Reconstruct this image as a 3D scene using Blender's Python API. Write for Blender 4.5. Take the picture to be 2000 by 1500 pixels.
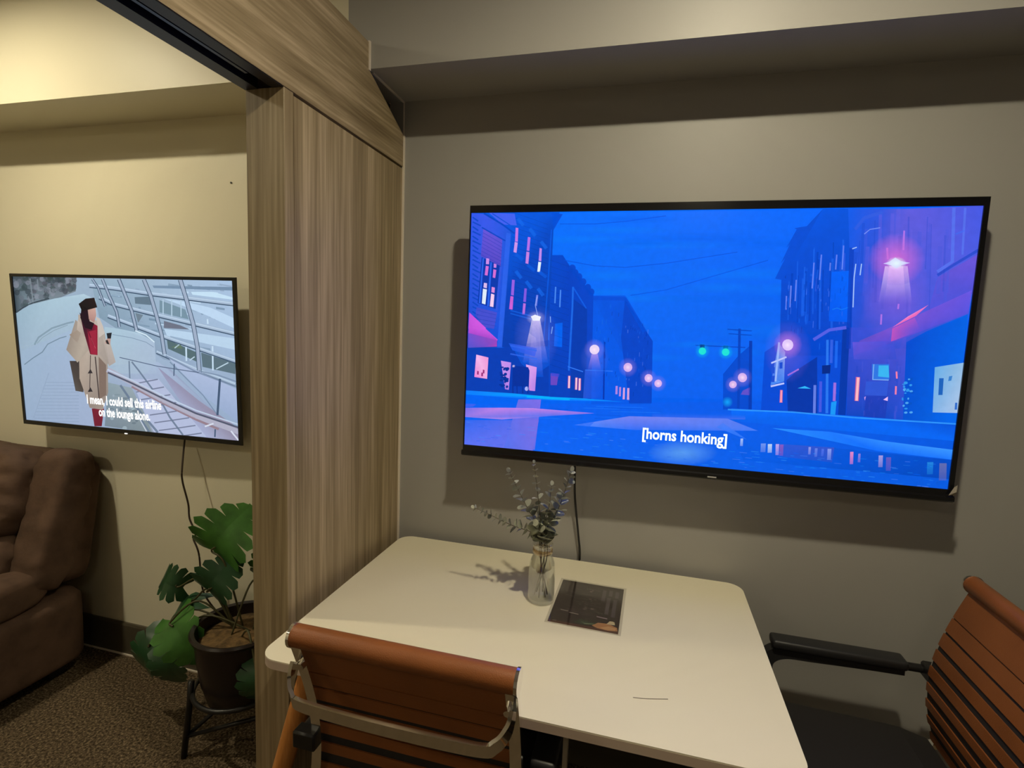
import bpy, bmesh, math, random
from mathutils import Vector, Matrix, noise

for o in list(bpy.data.objects):
    bpy.data.objects.remove(o, do_unlink=True)
random.seed(11)
SC = bpy.context.scene
COL = SC.collection

# ------------------------------------------------------------------ camera
CAM_POS = Vector((0.0, -1.676, 1.4896))
yaw, pitch, roll = -0.2508, -0.1068, 0.0382
fw = Vector((math.sin(yaw)*math.cos(pitch), math.cos(yaw)*math.cos(pitch), math.sin(pitch)))
rt = Vector((math.cos(yaw), -math.sin(yaw), 0)); up = rt.cross(fw)
rt2 = rt*math.cos(roll) + up*math.sin(roll); up2 = up*math.cos(roll) - rt*math.sin(roll)
cd = bpy.data.cameras.new('camera'); cd.sensor_width = 36; cd.sensor_fit = 'HORIZONTAL'
cd.lens = 36*1016.8/2000; cd.clip_start = 0.02
cam = bpy.data.objects.new('camera', cd); COL.objects.link(cam)
M = Matrix((rt2, up2, -fw)).transposed().to_4x4(); M.translation = CAM_POS
cam.matrix_world = M
SC.camera = cam

# ------------------------------------------------------------------ world, exposure
w = bpy.data.worlds.new('world'); SC.world = w; w.use_nodes = True
w.node_tree.nodes['Background'].inputs[0].default_value = (0.9, 0.75, 0.5, 1)
w.node_tree.nodes['Background'].inputs[1].default_value = 0.0
vs = SC.view_settings
vs.view_transform = 'Standard'; vs.look = 'None'; vs.gamma = 1; vs.use_curve_mapping = False
vs.exposure = 0.0
# ceiling downlights and two added fill lamps: position, strength (their lenses are built with the fixtures below)
LAMP_TINT = (1.0, 0.89, 0.63)
LAMPS = [((0.20, -1.02, 2.632), 1450.0, 'round flush ceiling downlight above the dining table'),
         ((-2.25, -0.88, 2.632), 1220.0, 'round flush ceiling downlight above the brown sofa'),
         ((0.45, -2.85, 2.632), 240.0, 'added round fill downlight over the dining room behind the camera'),  # unseen lamp, added to lift the ambient light on the dining side
         ((-2.40, -2.70, 2.632), 850.0, 'added round fill downlight over the far half of the sofa room'),  # unseen lamp, added as ambient fill for the sofa room
         ]
LENS_R = 0.040

# ------------------------------------------------------------------ helpers
def lin(c):
    r = []
    for v in c[:3]:
        v = v/255.0
        r.append(v/12.92 if v <= 0.04045 else ((v+0.055)/1.055)**2.4)
    return tuple(r)

def new_mat(name):
    m = bpy.data.materials.new(name); m.use_nodes = True
    return m, m.node_tree, m.node_tree.nodes['Principled BSDF']

def mat(name, col, rough=0.5, metal=0.0, spec=0.5, bump=0.0, bscale=200.0, var=0.0, vscale=8.0, coat=0.0):
    m, t, b = new_mat(name)
    b.inputs['Base Color'].default_value = (*col, 1)
    b.inputs['Roughness'].default_value = rough
    b.inputs['Metallic'].default_value = metal
    b.inputs['Specular IOR Level'].default_value = spec
    b.inputs['Coat Weight'].default_value = coat
    tc = t.nodes.new('ShaderNodeTexCoord')
    if var:
        n = t.nodes.new('ShaderNodeTexNoise'); n.inputs['Scale'].default_value = vscale; n.inputs['Detail'].default_value = 5
        t.links.new(tc.outputs['Object'], n.inputs['Vector'])
        r = t.nodes.new('ShaderNodeValToRGB')
        r.color_ramp.elements[0].position = 0.3; r.color_ramp.elements[1].position = 0.7
        r.color_ramp.elements[0].color = (*[c*(1-var) for c in col], 1)
        r.color_ramp.elements[1].color = (*[min(1, c*(1+var)) for c in col], 1)
        t.links.new(n.outputs['Fac'], r.inputs['Fac']); t.links.new(r.outputs['Color'], b.inputs['Base Color'])
    if bump:
        n2 = t.nodes.new('ShaderNodeTexNoise'); n2.inputs['Scale'].default_value = bscale; n2.inputs['Detail'].default_value = 3
        t.links.new(tc.outputs['Object'], n2.inputs['Vector'])
        bp = t.nodes.new('ShaderNodeBump'); bp.inputs['Strength'].default_value = bump; bp.inputs['Distance'].default_value = 0.002
        t.links.new(n2.outputs['Fac'], bp.inputs['Height']); t.links.new(bp.outputs['Normal'], b.inputs['Normal'])
    return m

def wood(name, scale, cols, rough=0.45):
    """laminate oak: streaks run along the axis with the small scale value"""
    m, t, b = new_mat(name)
    tc = t.nodes.new('ShaderNodeTexCoord'); mp = t.nodes.new('ShaderNodeMapping')
    mp.inputs['Scale'].default_value = scale
    t.links.new(tc.outputs['Object'], mp.inputs['Vector'])
    n1 = t.nodes.new('ShaderNodeTexNoise'); n1.inputs['Scale'].default_value = 1.0; n1.inputs['Detail'].default_value = 3; n1.inputs['Distortion'].default_value = 0.3
    t.links.new(mp.outputs['Vector'], n1.inputs['Vector'])
    mp2 = t.nodes.new('ShaderNodeMapping'); mp2.inputs['Scale'].default_value = [s*7 for s in scale]
    t.links.new(tc.outputs['Object'], mp2.inputs['Vector'])
    n2 = t.nodes.new('ShaderNodeTexNoise'); n2.inputs['Scale'].default_value = 1.0; n2.inputs['Detail'].default_value = 6
    t.links.new(mp2.outputs['Vector'], n2.inputs['Vector'])
    mx = t.nodes.new('ShaderNodeMath'); mx.operation = 'MULTIPLY_ADD'; mx.inputs[1].default_value = 0.42
    t.links.new(n2.outputs['Fac'], mx.inputs[0])
    m2 = t.nodes.new('ShaderNodeMath'); m2.operation = 'MULTIPLY'; m2.inputs[1].default_value = 0.58
    t.links.new(n1.outputs['Fac'], m2.inputs[0]); t.links.new(m2.outputs[0], mx.inputs[2])
    r = t.nodes.new('ShaderNodeValToRGB'); e = r.color_ramp.elements
    e[0].position = 0.32; e[0].color = (*lin(cols[0]), 1); e[1].position = 0.68; e[1].color = (*lin(cols[2]), 1)
    k = e.new(0.5); k.color = (*lin(cols[1]), 1)
    t.links.new(mx.outputs[0], r.inputs['Fac']); t.links.new(r.outputs['Color'], b.inputs['Base Color'])
    b.inputs['Roughness'].default_value = rough
    bp = t.nodes.new('ShaderNodeBump'); bp.inputs['Strength'].default_value = 0.12; bp.inputs['Distance'].default_value = 0.001
    t.links.new(n2.outputs['Fac'], bp.inputs['Height']); t.links.new(bp.outputs['Normal'], b.inputs['Normal'])
    return m

def carpet_mat():
    m, t, b = new_mat('carpet')
    tc = t.nodes.new('ShaderNodeTexCoord')
    n = t.nodes.new('ShaderNodeTexNoise'); n.inputs['Scale'].default_value = 120; n.inputs['Detail'].default_value = 4; n.inputs['Roughness'].default_value = 0.7
    t.links.new(tc.outputs['Object'], n.inputs['Vector'])
    r = t.nodes.new('ShaderNodeValToRGB'); e = r.color_ramp.elements
    e[0].position = 0.38; e[0].color = (*lin((50, 42, 32)), 1); e[1].position = 0.66; e[1].color = (*lin((146, 128, 102)), 1)
    k = e.new(0.52); k.color = (*lin((94, 80, 62)), 1)
    t.links.new(n.outputs['Fac'], r.inputs['Fac']); t.links.new(r.outputs['Color'], b.inputs['Base Color'])
    b.inputs['Roughness'].default_value = 0.95; b.inputs['Specular IOR Level'].default_value = 0.1
    bp = t.nodes.new('ShaderNodeBump'); bp.inputs['Strength'].default_value = 0.8; bp.inputs['Distance'].default_value = 0.006
    t.links.new(n.outputs['Fac'], bp.inputs['Height']); t.links.new(bp.outputs['Normal'], b.inputs['Normal'])
    return m

def emit_mat(name, col, strength):
    m, t, b = new_mat(name)
    b.inputs['Base Color'].default_value = (0.8, 0.8, 0.8, 1)
    b.inputs['Emission Color'].default_value = (*col, 1)
    b.inputs['Emission Strength'].default_value = strength
    return m

def picture_mat(name, glow=1.0, emissive=True, noise_amt=0.12):
    m, t, b = new_mat(name)
    a = t.nodes.new('ShaderNodeVertexColor'); a.layer_name = 'ink'
    if emissive:
        tc = t.nodes.new('ShaderNodeTexCoord')
        n = t.nodes.new('ShaderNodeTexNoise'); n.inputs['Scale'].default_value = 55; n.inputs['Detail'].default_value = 3
        t.links.new(tc.outputs['Object'], n.inputs['Vector'])
        mr = t.nodes.new('ShaderNodeMapRange'); mr.inputs[3].default_value = glow*(1-noise_amt); mr.inputs[4].default_value = glow*(1+noise_amt)
        t.links.new(n.outputs['Fac'], mr.inputs[0])
        b.inputs['Base Color'].default_value = (0.004, 0.004, 0.005, 1)
        t.links.new(a.outputs['Color'], b.inputs['Emission Color']); t.links.new(mr.outputs[0], b.inputs['Emission Strength'])
        b.inputs['Roughness'].default_value = 0.25; b.inputs['Specular IOR Level'].default_value = 0.15
    else:
        t.links.new(a.outputs['Color'], b.inputs['Base Color']); b.inputs['Roughness'].default_value = 0.35
    t.links.new(a.outputs['Alpha'], b.inputs['Alpha'])
    return m

def glass_mat(name, tint=(0.93, 0.95, 0.9), gloss=0.10):
    m = bpy.data.materials.new(name); m.use_nodes = True; t = m.node_tree; t.nodes.clear()
    out = t.nodes.new('ShaderNodeOutputMaterial'); mx = t.nodes.new('ShaderNodeMixShader')
    tr = t.nodes.new('ShaderNodeBsdfTransparent'); tr.inputs[0].default_value = (*tint, 1)
    gl = t.nodes.new('ShaderNodeBsdfGlossy'); gl.inputs['Roughness'].default_value = 0.06; gl.inputs[0].default_value = (1, 1, 1, 1)
    lw = t.nodes.new('ShaderNodeLayerWeight'); lw.inputs[0].default_value = 0.22
    ad = t.nodes.new('ShaderNodeMath'); ad.operation = 'MULTIPLY_ADD'; ad.inputs[1].default_value = 0.55; ad.inputs[2].default_value = gloss*0.4
    t.links.new(lw.outputs['Facing'], ad.inputs[0]); t.links.new(ad.outputs[0], mx.inputs[0])
    t.links.new(tr.outputs[0], mx.inputs[1]); t.links.new(gl.outputs[0], mx.inputs[2]); t.links.new(mx.outputs[0], out.inputs[0])
    return m

def mesh_obj(name, bm, material, parent=None, smooth=False, angle=None):
    me = bpy.data.meshes.new(name)
    bmesh.ops.recalc_face_normals(bm, faces=bm.faces)
    bm.to_mesh(me); bm.free()
    if material is not None: me.materials.append(material)
    if smooth or angle:
        for p in me.polygons: p.use_smooth = True
        if angle: me.set_sharp_from_angle(angle=math.radians(angle))
    o = bpy.data.objects.new(name, me); COL.objects.link(o)
    if parent is not None: o.parent = parent
    return o

def empty(name, loc=(0, 0, 0), rz=0.0):
    o = bpy.data.objects.new(name, None); o.empty_display_size = 0.1; COL.objects.link(o)
    o.location = loc; o.rotation_euler = (0, 0, rz)
    return o

def tag(o, label, cat=None, group=None, kind=None):
    o['label'] = label
    if cat: o['category'] = cat
    if group: o['group'] = group
    if kind: o['kind'] = kind
    return o

def copy_tree(o, parent=None):
    c = o.copy(); COL.objects.link(c); c.parent = parent
    for ch in [x for x in bpy.data.objects if x.parent is o]:
        copy_tree(ch, c)
    return c

def add_box(bm, lo, hi, bevel=0.0, seg=2):
    g = bmesh.ops.create_cube(bm, size=1.0)
    for v in g['verts']:
        v.co = Vector([lo[i] + (v.co[i]+0.5)*(hi[i]-lo[i]) for i in range(3)])
    if bevel:
        es = list({e for v in g['verts'] for e in v.link_edges})
        bmesh.ops.bevel(bm, geom=es, offset=bevel, segments=seg, profile=0.6, affect='EDGES')

def box(lo, hi, bevel=0.0, seg=2):
    bm = bmesh.new(); add_box(bm, lo, hi, bevel, seg); return bm

def add_sweep(bm, pts, prof, closed=False, up_hint=Vector((0, 0, 1)), scale=None, cap=True):
    """sweep a 2-D profile [(a,b)] along pts; a lies across, b along the up hint"""
    pts = [Vector(p) for p in pts]; n = len(pts); rings = []
    for i, p in enumerate(pts):
        if closed: d = pts[(i+1) % n] - pts[i-1]
        else: d = pts[min(n-1, i+1)] - pts[max(0, i-1)]
        d.normalize()
        s = d.cross(up_hint)
        if s.length < 1e-4: s = d.cross(Vector((0, 1, 0.01)))
        s.normalize(); u = s.cross(d).normalized()
        k = scale[i] if scale else 1.0
        rings.append([bm.verts.new(p + s*a*k + u*b*k) for a, b in prof])
    m = len(prof)
    for i in range(n if closed else n-1):
        A, B = rings[i], rings[(i+1) % n]
        for j in range(m):
            bm.faces.new((A[j], A[(j+1) % m], B[(j+1) % m], B[j]))
    if cap and not closed:
        bm.faces.new(rings[0][::-1]); bm.faces.new(rings[-1])

def circ(r, n=10, ry=None):
    ry = ry or r
    return [(r*math.cos(2*math.pi*i/n), ry*math.sin(2*math.pi*i/n)) for i in range(n)]

def rect(wd, ht):
    return [(-wd/2, -ht/2), (wd/2, -ht/2), (wd/2, ht/2), (-wd/2, ht/2)]

def smooth_path(pts, k=6):
    P = [Vector(p) for p in pts]; out = []
    for i in range(len(P)-1):
        p0, p1, p2, p3 = P[max(0, i-1)], P[i], P[i+1], P[min(len(P)-1, i+2)]
        for j in range(k):
            t = j/k
            out.append(0.5*((2*p1) + (p2-p0)*t + (2*p0-5*p1+4*p2-p3)*t*t + (3*p1-p0-3*p2+p3)*t**3))
    out.append(P[-1]); return out

def sweep(pts, prof, **kw):
    bm = bmesh.new(); add_sweep(bm, pts, prof, **kw); return bm

def add_lathe(bm, prof, n=24, c=(0, 0, 0)):
    rings = []
    for r, z in prof:
        if r < 1e-5: rings.append([bm.verts.new((c[0], c[1], c[2]+z))])
        else: rings.append([bm.verts.new((c[0]+r*math.cos(2*math.pi*i/n), c[1]+r*math.sin(2*math.pi*i/n), c[2]+z)) for i in range(n)])
    for A, B in zip(rings, rings[1:]):
        for i in range(n):
            j = (i+1) % n
            if len(A) == 1 and len(B) == 1: continue
            if len(A) == 1: bm.faces.new((A[0], B[j], B[i]))
            elif len(B) == 1: bm.faces.new((A[i], A[j], B[0]))
            else: bm.faces.new((A[i], A[j], B[j], B[i]))

def lathe(prof, n=24, c=(0, 0, 0)):
    bm = bmesh.new(); add_lathe(bm, prof, n, c); return bm

def prism(poly, axis, a, b):
    """extrude a 2-D polygon along axis from a to b"""
    bm = bmesh.new()
    def P(q, t):
        if axis == 0: return (t, q[0], q[1])
        if axis == 1: return (q[0], t, q[1])
        return (q[0], q[1], t)
    A = [bm.verts.new(P(q, a)) for q in poly]; B = [bm.verts.new(P(q, b)) for q in poly]
    bm.faces.new(A); bm.faces.new(B[::-1]); n = len(poly)
    for i in range(n): bm.faces.new((A[i], A[(i+1) % n], B[(i+1) % n], B[i]))
    return bm

def pillow(c, half, power=5.0, cuts=12, wob=0.0, seed=0.0, rotx=0.0):
    """soft rounded block with gentle puckers"""
    bm = bmesh.new(); bmesh.ops.create_cube(bm, size=2.0)
    bmesh.ops.subdivide_edges(bm, edges=bm.edges, cuts=cuts, use_grid_fill=True)
    R = Matrix.Rotation(rotx, 3, 'X')
    for v in bm.verts:
        p = v.co
        r = (abs(p.x)**power + abs(p.y)**power + abs(p.z)**power)**(1/power)
        q = Vector((p.x/r*half[0], p.y/r*half[1], p.z/r*half[2]))
        if wob:
            k = noise.noise(Vector((q.x*6+seed, q.y*9, q.z*22))) + 0.6*noise.noise(Vector((q.x*17, q.y*17+seed, q.z*40)))
            q += Vector((p.x/r*0.3, p.y/r, p.z/r*0.3)).normalized()*k*wob
        v.co = R @ q + Vector(c)
    return bm

def picture(name, data, W, H, material, parent, z0=0.0, step=0.00003):
    """flat picture of coloured shapes; local x right, z up, drawn towards -y"""
    verts, faces, cols = [], [], []
    def ink(c): return (*lin(c), c[3]/255.0 if len(c) > 3 else 1.0)
    def put(layer, poly):
        for ax, val, sg in ((0, 0, 1), (0, 1, -1), (1, 0, 1), (1, 1, -1)):
            res = []
            for i in range(len(poly)):
                a, b = poly[i-1], poly[i]; da, db = sg*(a[ax]-val), sg*(b[ax]-val)
                if (da >= 0) != (db >= 0):
                    t = da/(da-db); res.append([x+(y-x)*t for x, y in zip(a, b)])
                if db >= 0: res.append(b)
            poly = res
            if len(poly) < 3: return
        k = len(verts)
        for p in poly:
            verts.append(((p[0]-0.5)*W, -(z0+layer*step), (p[1]-0.5)*H)); cols.append(p[2:6])
        faces.append(tuple(range(k, k+len(poly))))
    # rows: (layer, kind 0 outline / 1 glow / 2 disc, outline numbers in 1/2000 of the picture, colour or one colour per corner)
    for L, kind, nums, colour in data:
        n = [v/2000.0 for v in nums]
        if kind:
            c = ink(colour); N = 14; rim = []
            for i in range(N):
                t = 2*math.pi*i/N; a, b = math.cos(t), math.sin(t)
                rim.append((n[0]+n[2]*a+n[4]*b, n[1]+n[3]*a+n[5]*b))
            if kind == 2: put(L, [[*p, *c] for p in rim])
            else:
                for i in range(N):
                    put(L, [[n[0], n[1], *c], [*rim[i], *c[:3], 0.0], [*rim[(i+1) % N], *c[:3], 0.0]])
        else:
            pts = list(zip(n[0::2], n[1::2]))
            cs = [ink(c) for c in colour] if isinstance(colour[0], (list, tuple)) else [ink(colour)]*len(pts)
            put(L, [[*p, *c] for p, c in zip(pts, cs)])
    me = bpy.data.meshes.new(name); me.from_pydata(verts, [], faces)
    ca = me.color_attributes.new('ink', 'FLOAT_COLOR', 'POINT')
    for i, c in enumerate(cols): ca.data[i].color = c
    me.materials.append(material); me.update()
    o = bpy.data.objects.new(name, me); COL.objects.link(o); o.parent = parent
    return o

def text(name, body, size, loc, material, parent, width=None, thick=0.0, align='CENTER', spacing=1.0):
    cu = bpy.data.curves.new(name, 'FONT'); cu.body = body; cu.size = size; cu.align_x = align
    cu.offset = thick; cu.space_line = spacing; cu.resolution_u = 3
    tmp = bpy.data.objects.new(name, cu); COL.objects.link(tmp)
    dg = bpy.context.evaluated_depsgraph_get()
    me = bpy.data.meshes.new_from_object(tmp.evaluated_get(dg))
    bpy.data.objects.remove(tmp, do_unlink=True)
    xs = [v.co.x for v in me.vertices]; k = 1.0
    if width: k = width/(max(xs)-min(xs))
    cx = (max(xs)+min(xs))/2
    for v in me.vertices: v.co = Vector(((v.co.x-cx)*k, 0, v.co.y))
    me.materials.clear(); me.materials.append(material)
    o = bpy.data.objects.new(name, me); COL.objects.link(o); o.parent = parent; o.location = loc
    return o

# ------------------------------------------------------------------ materials
M_CREAM = mat('cream_paint', lin((233, 226, 202)), 0.45, bump=0.05, bscale=260, spec=0.4)
M_GREY = mat('grey_paint', lin((164, 162, 158)), 0.46, bump=0.06, bscale=260, spec=0.35)
M_CEIL = mat('ceiling_paint', lin((225, 218, 200)), 0.7)
M_OFFWALL = mat('plain_paint', lin((204, 198, 182)), 0.6)
M_CARPET = carpet_mat()
M_BASE = mat('vinyl_baseboard', lin((82, 75, 60)), 0.5)
M_CAULK = mat('white_caulk', lin((226, 216, 202)), 0.6)
WOODC = ((112, 95, 68), (152, 134, 104), (196, 176, 146))
M_WOODV = wood('oak_laminate_upright', (17, 17, 0.45), WOODC)
M_WOODH = wood('oak_laminate_level', (22, 0.9, 20), WOODC)
M_TRACK = mat('black_track', (0.012, 0.010, 0.009), 0.45)
M_RAIL = mat('track_rail', (0.05, 0.05, 0.055), 0.3, metal=0.6)
M_DARK = mat('recess_shade_dark', lin((52, 48, 42)), 0.8)  # shade of the header cavity, put into the colour
M_WHITE = mat('white_laminate', lin((232, 224, 200)), 0.32, bump=0.02, bscale=400)
M_EDGE = mat('pvc_edge', lin((196, 176, 160)), 0.5)
M_LEGWOOD = wood('table_leg_wood', (40, 40, 3), ((178, 112, 52), (198, 130, 66), (214, 148, 84)))
M_PALEMETAL = mat('pale_metal', lin((190, 182, 165)), 0.4, metal=0.3)
M_LEATHER = mat('tan_leather', lin((132, 76, 36)), 0.42, bump=0.25, bscale=420, var=0.12, vscale=9)
M_MESH = mat('black_mesh', (0.012, 0.010, 0.010), 0.75, bump=0.3, bscale=900)
M_CHROME = mat('chrome', (0.92, 0.90, 0.86), 0.10, metal=1.0)
M_PLASTIC = mat('black_plastic', (0.018, 0.018, 0.020), 0.42)
M_GLOSSBLK = mat('gloss_black', (0.006, 0.006, 0.007), 0.16, spec=0.6)
M_MATTEBLK = mat('matte_black', (0.010, 0.010, 0.011), 0.5)
M_CABLE = mat('black_cable', (0.010, 0.010, 0.010), 0.5)
M_BROWNCABLE = mat('brown_cable', lin((58, 44, 34)), 0.5)
M_LOGO = mat('silver_logo', (0.75, 0.75, 0.75), 0.3, metal=0.4)
M_FILM = glass_mat('clear_film', (0.95, 0.95, 0.94), 0.25)
M_SOFA = mat('brown_microfibre', lin((88, 68, 55)), 0.85, bump=0.7, bscale=70, var=0.22, vscale=14, spec=0.25)
M_LEAF = mat('monstera_leaf', lin((66, 116, 48)), 0.34, var=0.35, vscale=16, spec=0.5)
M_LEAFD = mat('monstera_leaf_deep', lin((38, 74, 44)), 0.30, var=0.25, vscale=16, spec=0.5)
M_STEM = mat('plant_stem', lin((72, 70, 40)), 0.5)
M_POT = mat('dark_pot', lin((34, 24, 24)), 0.3, spec=0.5)
M_SOIL = mat('bark_soil', lin((110, 86, 52)), 0.95, bump=1.0, bscale=60, var=0.5, vscale=50)
M_BLACKMETAL = mat('black_metal', (0.015, 0.014, 0.014), 0.35, metal=0.2)
M_GLASS = glass_mat('vase_glass', (0.955, 0.965, 0.94), 0.3)
M_TWINE = mat('twine', lin((150, 122, 84)), 0.8)
M_EUC = mat('eucalyptus_leaf', lin((186, 188, 170)), 0.6, var=0.25, vscale=60)
M_EUCSTEM = mat('eucalyptus_stem', lin((88, 80, 62)), 0.7)
M_SCREEN_R = picture_mat('street_screen', 1.0, True, 0.10)
M_SCREEN_L = picture_mat('atrium_screen', 1.0, True, 0.05)
M_PRINT = picture_mat('menu_print', 1.0, False)
M_SUB_R = emit_mat('subtitle_pale', lin((216, 246, 232)), 1.0)
M_SUB_L = emit_mat('subtitle_white', lin((250, 252, 255)), 1.05)
M_NAIL = mat('nail_dark', lin((50, 44, 36)), 0.5)
M_WHITEPL = mat('white_fixture', (0.8, 0.8, 0.78), 0.4)

# ------------------------------------------------------------------ setting
XC, YC, WC = -0.8387, 0.6006, 0.1045          # wood partition: right face, free end, thickness
ZS, SD = 2.228, 0.226                          # soffit underside and depth
ZHB, ZHT, ZT = 2.018, 2.2985, 2.118            # header underside, top, cut corner
ZC = 2.65
X0, X1, YF = -4.1, 2.3, -3.6
PAINT = -0.908

def struct(o, label=None):
    o['kind'] = 'structure'
    if label: o['label'] = label
    return o

struct(mesh_obj('floor', box((X0-.1, YF-.1, -0.06), (X1+.1, 0.1, 0.0)), M_CARPET), 'speckled brown loop carpet floor')
struct(mesh_obj('ceiling', box((X0-.1, YF-.1, ZC), (X1+.1, 0.1, ZC+0.06)), M_CEIL), 'pale flat ceiling over both rooms')
struct(mesh_obj('wall_back_left', box((X0-.1, 0.0, 0.0), (XC-0.05, 0.1, ZC)), M_CREAM), 'cream painted back wall behind the smaller television')
struct(mesh_obj('wall_back_right', box((XC-0.05, 0.0, 0.0), (X1+.1, 0.1, ZC)), M_GREY), 'grey satin back wall behind the larger television')
struct(mesh_obj('wall_left', box((X0-.1, YF, 0.0), (X0, 0.0, ZC)), M_CREAM), 'cream end wall of the sofa room')
struct(mesh_obj('wall_right', box((X1, YF, 0.0), (X1+.1, 0.0, ZC)), M_GREY), 'grey end wall of the dining room')
struct(mesh_obj('wall_front', box((X0-.1, YF-.1, 0.0), (X1+.1, YF, ZC)), M_OFFWALL), 'plain wall opposite the televisions')
struct(mesh_obj('trim_1', box((X0, -SD, ZS), (PAINT, 0.0, ZC)), M_CREAM), 'cream boxed soffit along the sofa room wall')
struct(mesh_obj('trim_2', box((PAINT, -SD, ZS), (X1, 0.0, ZC)), M_GREY), 'grey boxed soffit along the dining room wall')

bb = struct(mesh_obj('baseboard_back_left', prism([(-0.012, 0.004), (-0.012, 0.135), (-0.008, 0.145), (0, 0.145), (0, 0.004)], 0, X0, XC-WC), M_BASE), 'dark vinyl baseboard under the cream wall')
o = mesh_obj('floor_bead', box((X0, -0.017, 0.0), (XC-WC, 0.0, 0.006)), M_CAULK, bb); o['label'] = 'pale bead along the carpet edge'
struct(mesh_obj('baseboard_back_right', prism([(-0.012, 0.0), (-0.012, 0.135), (-0.008, 0.145), (0, 0.145), (0, 0.0)], 0, XC+0.006, X1), M_BASE), 'dark vinyl baseboard under the grey wall')

# wood-clad partition with the sliding door track in its header
pt = empty('wall_partition', (XC-WC/2, -YC/2, 0)); struct(pt, 'oak laminate partition stub and header between the rooms')
def part(name, bm, m, label=None, smooth=False, angle=None):
    bmesh.ops.translate(bm, verts=bm.verts, vec=(-pt.location.x, -pt.location.y, 0))
    # keep world-scale coordinates for the grain
    o = mesh_obj(name, bm, m, pt, smooth, angle)
    if label: o['label'] = label
    return o
part('side_panel', box((XC-0.02, -YC+0.034, 0), (XC, -0.001, ZHB-0.007)), M_WOODV, 'upright grained oak panel')
part('side_panel', box((XC-WC, -YC+0.034, 0), (XC-WC+0.02, -0.001, ZHB)), M_WOODV)
part('end_panel', box((XC-WC, -YC, 0), (XC, -YC+0.0335, ZHB), 0.0012, 1), M_WOODV, 'narrow oak end strip facing the camera')
hp = [(YF, ZHB), (-0.001, ZHB), (-0.001, ZT), (-SD-0.002, ZS-0.004), (-SD-0.002, ZHT), (YF, ZHT)]
part('header_panel', prism(hp, 0, XC-0.018, XC+0.0015), M_WOODH, 'level grained oak header board with cut corner')
part('header_panel', prism([(YF, ZHB), (-0.001, ZHB), (-0.001, ZS-0.004), (-SD-0.002, ZS-0.004), (-SD-0.002, ZHT), (YF, ZHT)], 0, XC-WC, XC-WC+0.018), M_WOODH)
part('header_cap', box((XC-WC+0.018, YF, ZHT-0.018), (XC-0.018, -SD-0.003, ZHT)), M_WOODH)
part('header_recess_shade', prism([(-SD-0.06, ZHB+0.02), (-0.002, ZHB+0.02), (-0.002, ZS-0.006), (-SD-0.06, ZS-0.006)], 0, XC-WC+0.02, XC-0.05), M_DARK, 'dark block painted as the shade inside the cut corner')  # dark block standing in for the shade of the hollow header
trk = part('door_track', prism([(XC-WC+0.0005, ZHB-0.002), (XC-WC+0.036, ZHB-0.002), (XC-WC+0.036, ZHB+0.03), (XC-0.030, ZHB+0.03), (XC-0.030, ZHB-0.002), (XC-0.0005, ZHB-0.002), (XC-0.0005, ZHB+0.045), (XC-WC+0.0005, ZHB+0.045)], 1, YF, -YC-0.001), M_TRACK, 'black sliding door track under the header')
bm = bmesh.new()
add_box(bm, (XC-0.052, YF, ZHB+0.004), (XC-0.044, -YC-0.06, ZHB+0.03)); add_box(bm, (XC-WC+0.046, YF, ZHB+0.008), (XC-WC+0.050, -YC-0.06, ZHB+0.03))
bmesh.ops.translate(bm, verts=bm.verts, vec=(-pt.location.x, -pt.location.y, 0))
o = mesh_obj('track_rail', bm, M_RAIL, trk); o['label'] = 'grey metal running rail'
part('side_panel', box((XC-WC, YF, 0), (XC, -2.9, ZHB)), M_WOODV)
bm = bmesh.new()
add_box(bm, (XC-0.001, -0.006, 0.0), (XC+0.006, 0.0, ZT)); add_box(bm, (XC-0.001, -0.004, ZT), (XC+0.003, 0.0, ZS))
part('caulk_line', bm, M_CAULK, 'white caulk bead where the oak meets the grey wall')
bm = bmesh.new()
add_box(bm, (XC-0.001, -SD-0.008, ZS-0.006), (XC+0.005, -SD, ZHT+0.004)); add_box(bm, (XC-0.003, -SD+0.02, ZS-0.004), (XC+0.003, -0.002, ZS))
part('caulk_line', bm, M_CAULK, 'white caulk bead at the soffit corner')

# ceiling downlights and the added fill lamps
for i, (p, s, lab) in enumerate(LAMPS):
    e = empty('ceiling_downlight', p); tag(e, lab, 'light', 'ceiling downlights')
    mesh_obj('trim_ring', lathe([(LENS_R, -0.004), (LENS_R+0.012, -0.004), (LENS_R+0.022, 0.006), (LENS_R+0.022, 0.0175), (LENS_R, 0.0175), (LENS_R, -0.004)], 32), M_WHITEPL, e, angle=30)
    mesh_obj('lens', lathe([(0, 0.0), (LENS_R, 0.0), (LENS_R, 0.012), (0, 0.012)], 24), emit_mat('lamp_lens_%d' % i, LAMP_TINT, s), e)
    o = [c for c in bpy.data.objects if c.parent is e and c.name.startswith('lens')][0]; o['label'] = 'glowing warm white lens'

# nail left in the cream wall
o = mesh_obj('nail', lathe([(0, -0.004), (0.0035, -0.003), (0.0035, 0.0), (0.0016, 0.001), (0.0016, 0.012)], 8), M_NAIL)
o.rotation_euler = (math.radians(-90), 0, 0); o.location = (-1.538, -0.0005, 1.988)
tag(o, 'tiny dark nail head in the cream wall above the smaller television', 'nail')
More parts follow.
